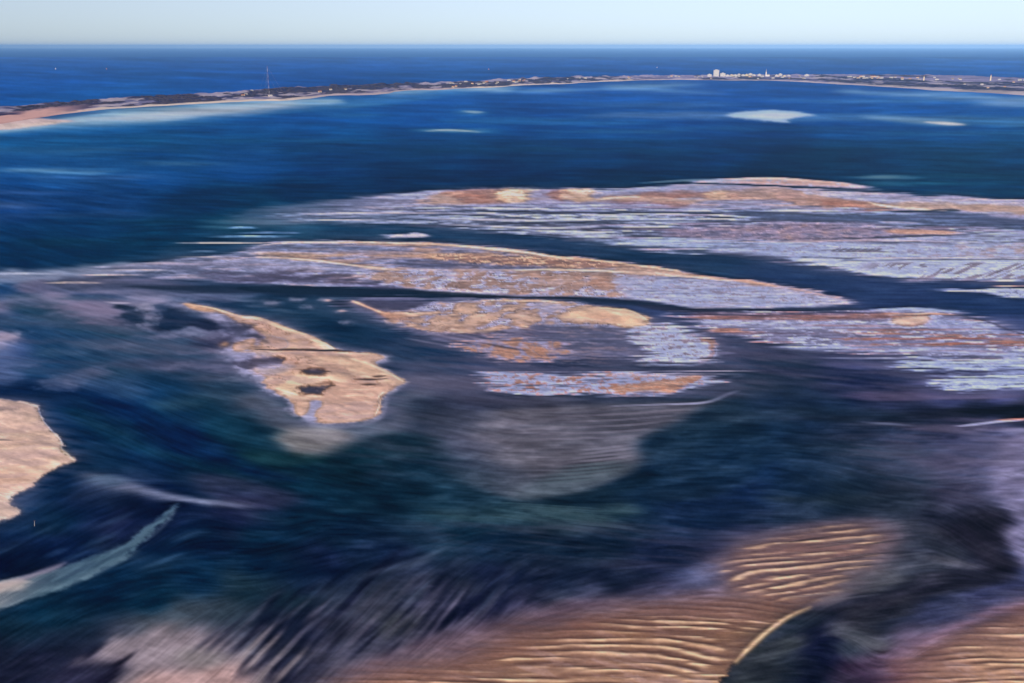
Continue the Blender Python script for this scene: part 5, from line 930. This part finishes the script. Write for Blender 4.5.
# church tower
x, y, z = spot(765.6, .7)
t = thing('church', 'church with a slim pointed tower rising above the town roofs', 'church', (x, y, z), 0)
bm = bmesh.new(); box(bm, -5, 5, -5, 5, -3, 46); mesh_obj('tower', bm, 'white', t)
bm = bmesh.new(); tube(bm, (0, 0, 46.01), (0, 0, 80), 6.2, .3, 4); mesh_obj('spire', bm, 'grey', t)
bm = bmesh.new(); box(bm, 5.1, 38, -8, 8, -3, 14); mesh_obj('nave', bm, 'white', t)
bm = bmesh.new(); V = [bm.verts.new(p) for p in [(5.1, -9, 14), (39, -9, 14), (39, 9, 14), (5.1, 9, 14), (5.1, 0, 24), (39, 0, 24)]]
for f in [(0, 1, 5, 4), (2, 3, 4, 5), (0, 4, 3), (1, 2, 5), (0, 3, 2, 1)]: bm.faces.new([V[k] for k in f])
mesh_obj('roof', bm, 'grey', t)

# houses along the island, copied from a few kinds
HG = 'small houses scattered along the island'
protos = [gabled_house('house', 'x', (0, 0, 0), 22, 12, 7, 'white', 'thatch', group=HG), gabled_house('house', 'x', (0, 0, 0), 26, 12, 7, 'cream', 'tile', group=HG), gabled_house('house', 'x', (0, 0, 0), 30, 13, 8, 'white', 'grey', group=HG)]
def copy_tree(o, parent=None):
    c2 = o.copy(); S.collection.objects.link(c2); c2.parent = parent
    for ch in list(o.children): copy_tree(ch, c2)
    return c2
used = [0, 0, 0]
places = []
for px, sv in [(243, .42), (252, .86), (271, .30), (246, .5)]: places.append((px, sv, 'on the dunes by the mast'))
for px in [320, 331, 346]: places.append((px, .3 + .4 * rnd.random(), 'on the heath beyond the mast'))
for k in range(22): places.append((448 + 82 * rnd.random(), .2 + .6 * rnd.random(), 'in the village at the narrow waist'))
for k in range(10): places.append((560 + 120 * rnd.random(), .15 + .6 * rnd.random(), 'between village and town'))
for k in range(26): places.append((694 + 110 * rnd.random(), .2 + .5 * rnd.random(), 'in front of the town'))
for k in range(34): places.append((846 + 76 * rnd.random(), .50 + .16 * rnd.random() - 0, 'in the house line past the town'))
for k in range(14): places.append((930 + 100 * rnd.random(), .2 + .6 * rnd.random(), 'on the far right fields'))
places.sort(key=lambda p: (p[2], p[0]))
ORD = 'first second third fourth fifth sixth seventh eighth ninth tenth eleventh twelfth thirteenth fourteenth fifteenth sixteenth seventeenth eighteenth nineteenth twentieth'.split()
ORD += ['twenty-' + w_ for w_ in ORD[:9]] + ['thirtieth'] + ['thirty-' + w_ for w_ in ORD[:9]]
seen = {}
KIND = ['white thatched house', 'cream red roofed house', 'white grey roofed house']
for n, (px, sv, lab) in enumerate(places):
    k = rnd.choice([0, 1, 1, 2, 2]); x, y, z = on_island(px, sv); y2 = math.atan2(x, y)
    o = protos[k] if not used[k] else copy_tree(protos[k]); used[k] += 1
    o.location = (x, y, z - .5); o.rotation_euler = (0, 0, -y2 + rnd.uniform(-.5, .5)); sc = rnd.uniform(.6, 1.1); o.scale = (sc, sc, sc)
    seen[lab] = seen.get(lab, 0) + 1; o['label'] = KIND[k] + ', ' + ORD[seen[lab] - 1] + ' from the left ' + lab; o['group'] = HG
for k in range(3):
    if not used[k]:
        for ch in list(protos[k].children_recursive): bpy.data.objects.remove(ch)
        bpy.data.objects.remove(protos[k])

# radio mast with painted sections and guys
x, y, z = spot(269.5, .32)
t = thing('radio_mast', 'very tall red and white guyed radio mast standing on the dark dunes', 'mast', (x, y, z - 1))
Hm, n = 190, 11
for k in range(n):
    bm = bmesh.new(); z0 = Hm / n * k; z1 = Hm / n * (k + 1); r = 1.1
    P3 = [(r * math.cos(a_), r * math.sin(a_)) for a_ in (0.5, 2.6, 4.7)]
    for (ax, ay) in P3: tube(bm, (ax, ay, z0), (ax, ay, z1), .14, .14, 5)
    for q in range(4):
        za, zb = z0 + (z1 - z0) * q / 4, z0 + (z1 - z0) * (q + 1) / 4
        for e in range(3):
            A_, B_ = P3[e], P3[(e + 1) % 3]; tube(bm, (*A_, za), (*B_, zb), .07, .07, 4)
    mesh_obj('mast_section', bm, 'mast_red' if k % 2 == 0 else 'steel_white', t)
for hgt in (65, 125, 185):
    for a_ in (0.5, 2.6, 4.7):
        bm = bmesh.new(); tube(bm, (1.7 * math.cos(a_), 1.7 * math.sin(a_), hgt), (hgt * .55 * math.cos(a_), hgt * .55 * math.sin(a_), 2), .12, .12, 4); mesh_obj('guy_wire', bm, 'steel', t)
bm = bmesh.new(); box(bm, -8, 8, -5, 5, .2, 5); mesh_obj('mast_house', bm, 'cream', t)

# slender beacon towers
for px, sv, hh, lab in [(990, .62, 48, 'yellow white beacon tower on the flat eastern land'), (923.5, .5, 36, 'small pale water tower among the eastern houses')]:
    x, y, z = spot(px, sv); t = thing('beacon_tower', lab, 'tower', (x, y, z - 1))
    bm = bmesh.new(); tube(bm, (0, 0, 0), (0, 0, hh), 6, 4.2, 12); mesh_obj('shaft', bm, 'cream', t)
    bm = bmesh.new(); tube(bm, (0, 0, hh + .01), (0, 0, hh + 1.2), 6, 6, 12); mesh_obj('gallery', bm, 'grey', t)
    bm = bmesh.new(); tube(bm, (0, 0, hh + 1.21), (0, 0, hh + 6), 3, 3, 10); mesh_obj('lantern', bm, 'glass', t)
    bm = bmesh.new(); tube(bm, (0, 0, hh + 6.01), (0, 0, hh + 10), 3.6, .2, 10); mesh_obj('cap', bm, 'steel_red', t)

# heath and scrub: a mass of low mounds
bm = bmesh.new(); rr = np.random.default_rng(5)
for k in range(5200):
    px = -170 + 1360 * rr.random(); sv = .18 + .72 * rr.random()
    i = int((px + 178) / .6); j = int(sv * (nJ - 1))
    if u1[j, i] > .12 or u2[j, i] > .35 or (px < 90 and sv < .6) or (px > 560 and u3[j, i] > -.1) or (px > 840 and rr.random() < .3): continue
    x, y, z = float(ixx[j, i]), float(iyy[j, i]), float(Z[j, i]); r = (6 + 16 * rr.random()) * (1 + max(0, px - 500) / 700); h_ = 2 + 4.5 * rr.random()
    ring = [bm.verts.new((x + r * 1.7 * math.cos(a_) * (.7 + .5 * rr.random()), y + r * math.sin(a_) * (.7 + .5 * rr.random()), z - 1)) for a_ in np.linspace(0, 2 * math.pi, 7)[:-1]]
    mid = [bm.verts.new((x + r * .9 * math.cos(a_) * (.7 + .5 * rr.random()), y + r * .5 * math.sin(a_) * (.7 + .5 * rr.random()), z + h_ * (.6 + .5 * rr.random()))) for a_ in np.linspace(0, 2 * math.pi, 7)[:-1]]
    for e in range(6): bm.faces.new([ring[e], ring[(e + 1) % 6], mid[(e + 1) % 6], mid[e]])
    bm.faces.new(mid)
o = mesh_obj('heath_scrub', bm, 'leaf'); o['kind'] = 'stuff'

# boats on the open sea
def sailing_boat(label, px, py, L, sail='sail', rz=0.):
    x, y = ground(px, py); t = thing('sailing_boat', label, 'boat', (float(x), float(y), -.3), rz, 'boats far out on the open sea')
    bm = bmesh.new(); st = [(-.5, .10, .9), (-.2, .15, .8), (.15, .14, .85), (.38, .07, .95), (.5, .005, 1.05)]; rg_ = []
    for a_, hw, fz in st:
        rg_.append([bm.verts.new(p) for p in [(a_ * L, -hw * L, fz * L * .1), (a_ * L * .97, -hw * L * .6, -.03 * L), (a_ * L * .97, hw * L * .6, -.03 * L), (a_ * L, hw * L, fz * L * .1)]])
    for a_, b_ in zip(rg_[:-1], rg_[1:]):
        for e in range(4): bm.faces.new([a_[e], b_[e], b_[(e + 1) % 4], a_[(e + 1) % 4]])
    bm.faces.new(rg_[0]); bm.faces.new(rg_[-1][::-1]); bmesh.ops.recalc_face_normals(bm, faces=bm.faces); mesh_obj('hull', bm, 'steel_white', t)
    bm = bmesh.new(); tube(bm, (.05 * L, 0, .05 * L), (.05 * L, 0, 1.25 * L), .012 * L, .008 * L, 6); mesh_obj('mast', bm, 'steel', t)
    for nm, pts in (('mainsail', [(.03, .2), (-.42, .22), (-.25, .6), (.03, 1.22)]), ('foresail', [(.08, .16), (.46, .14), (.08, 1.05)])):
        bm = bmesh.new(); f_ = [bm.verts.new((a_ * L, -.012 * L, b_ * L)) for a_, b_ in pts]; g_ = [bm.verts.new((a_ * L, .012 * L, b_ * L)) for a_, b_ in pts]
        bm.faces.new(f_); bm.faces.new(g_[::-1]); q_ = len(pts)
        for e in range(q_): bm.faces.new([f_[(e + 1) % q_], f_[e], g_[e], g_[(e + 1) % q_]])
        mesh_obj(nm, bm, sail, t)
sailing_boat('white sailing boat, leftmost of the boats on the open sea', 55.6, 69.2, 17); sailing_boat('orange sailed boat above the radio mast end of the island', 106.6, 69.2, 17, 'orange'); sailing_boat('orange sailed boat alone above the narrow waist of the island', 488.7, 69.6, 15, 'orange'); sailing_boat('white sailing boat near the horizon left of the town', 657, 67.8, 14)

# withy stake in the shallows, bottom left
x, y = ground(34.4, 526)
t = thing('marker_stake', 'thin wooden marker stake standing in the shallows near the left margin', 'stake', (float(x), float(y), -.4))
bm = bmesh.new(); tube(bm, (0, 0, 0), (.7, 0, 4.2), .16, .10, 6); mesh_obj('pole', bm, 'steel', t)
for a_ in range(5):
    bm = bmesh.new(); tube(bm, (.65, 0, 3.9), (.65 + .8 * math.cos(a_ * 1.26), .8 * math.sin(a_ * 1.26), 4.9), .06, .03, 4); mesh_obj('twig', bm, 'wood', t)
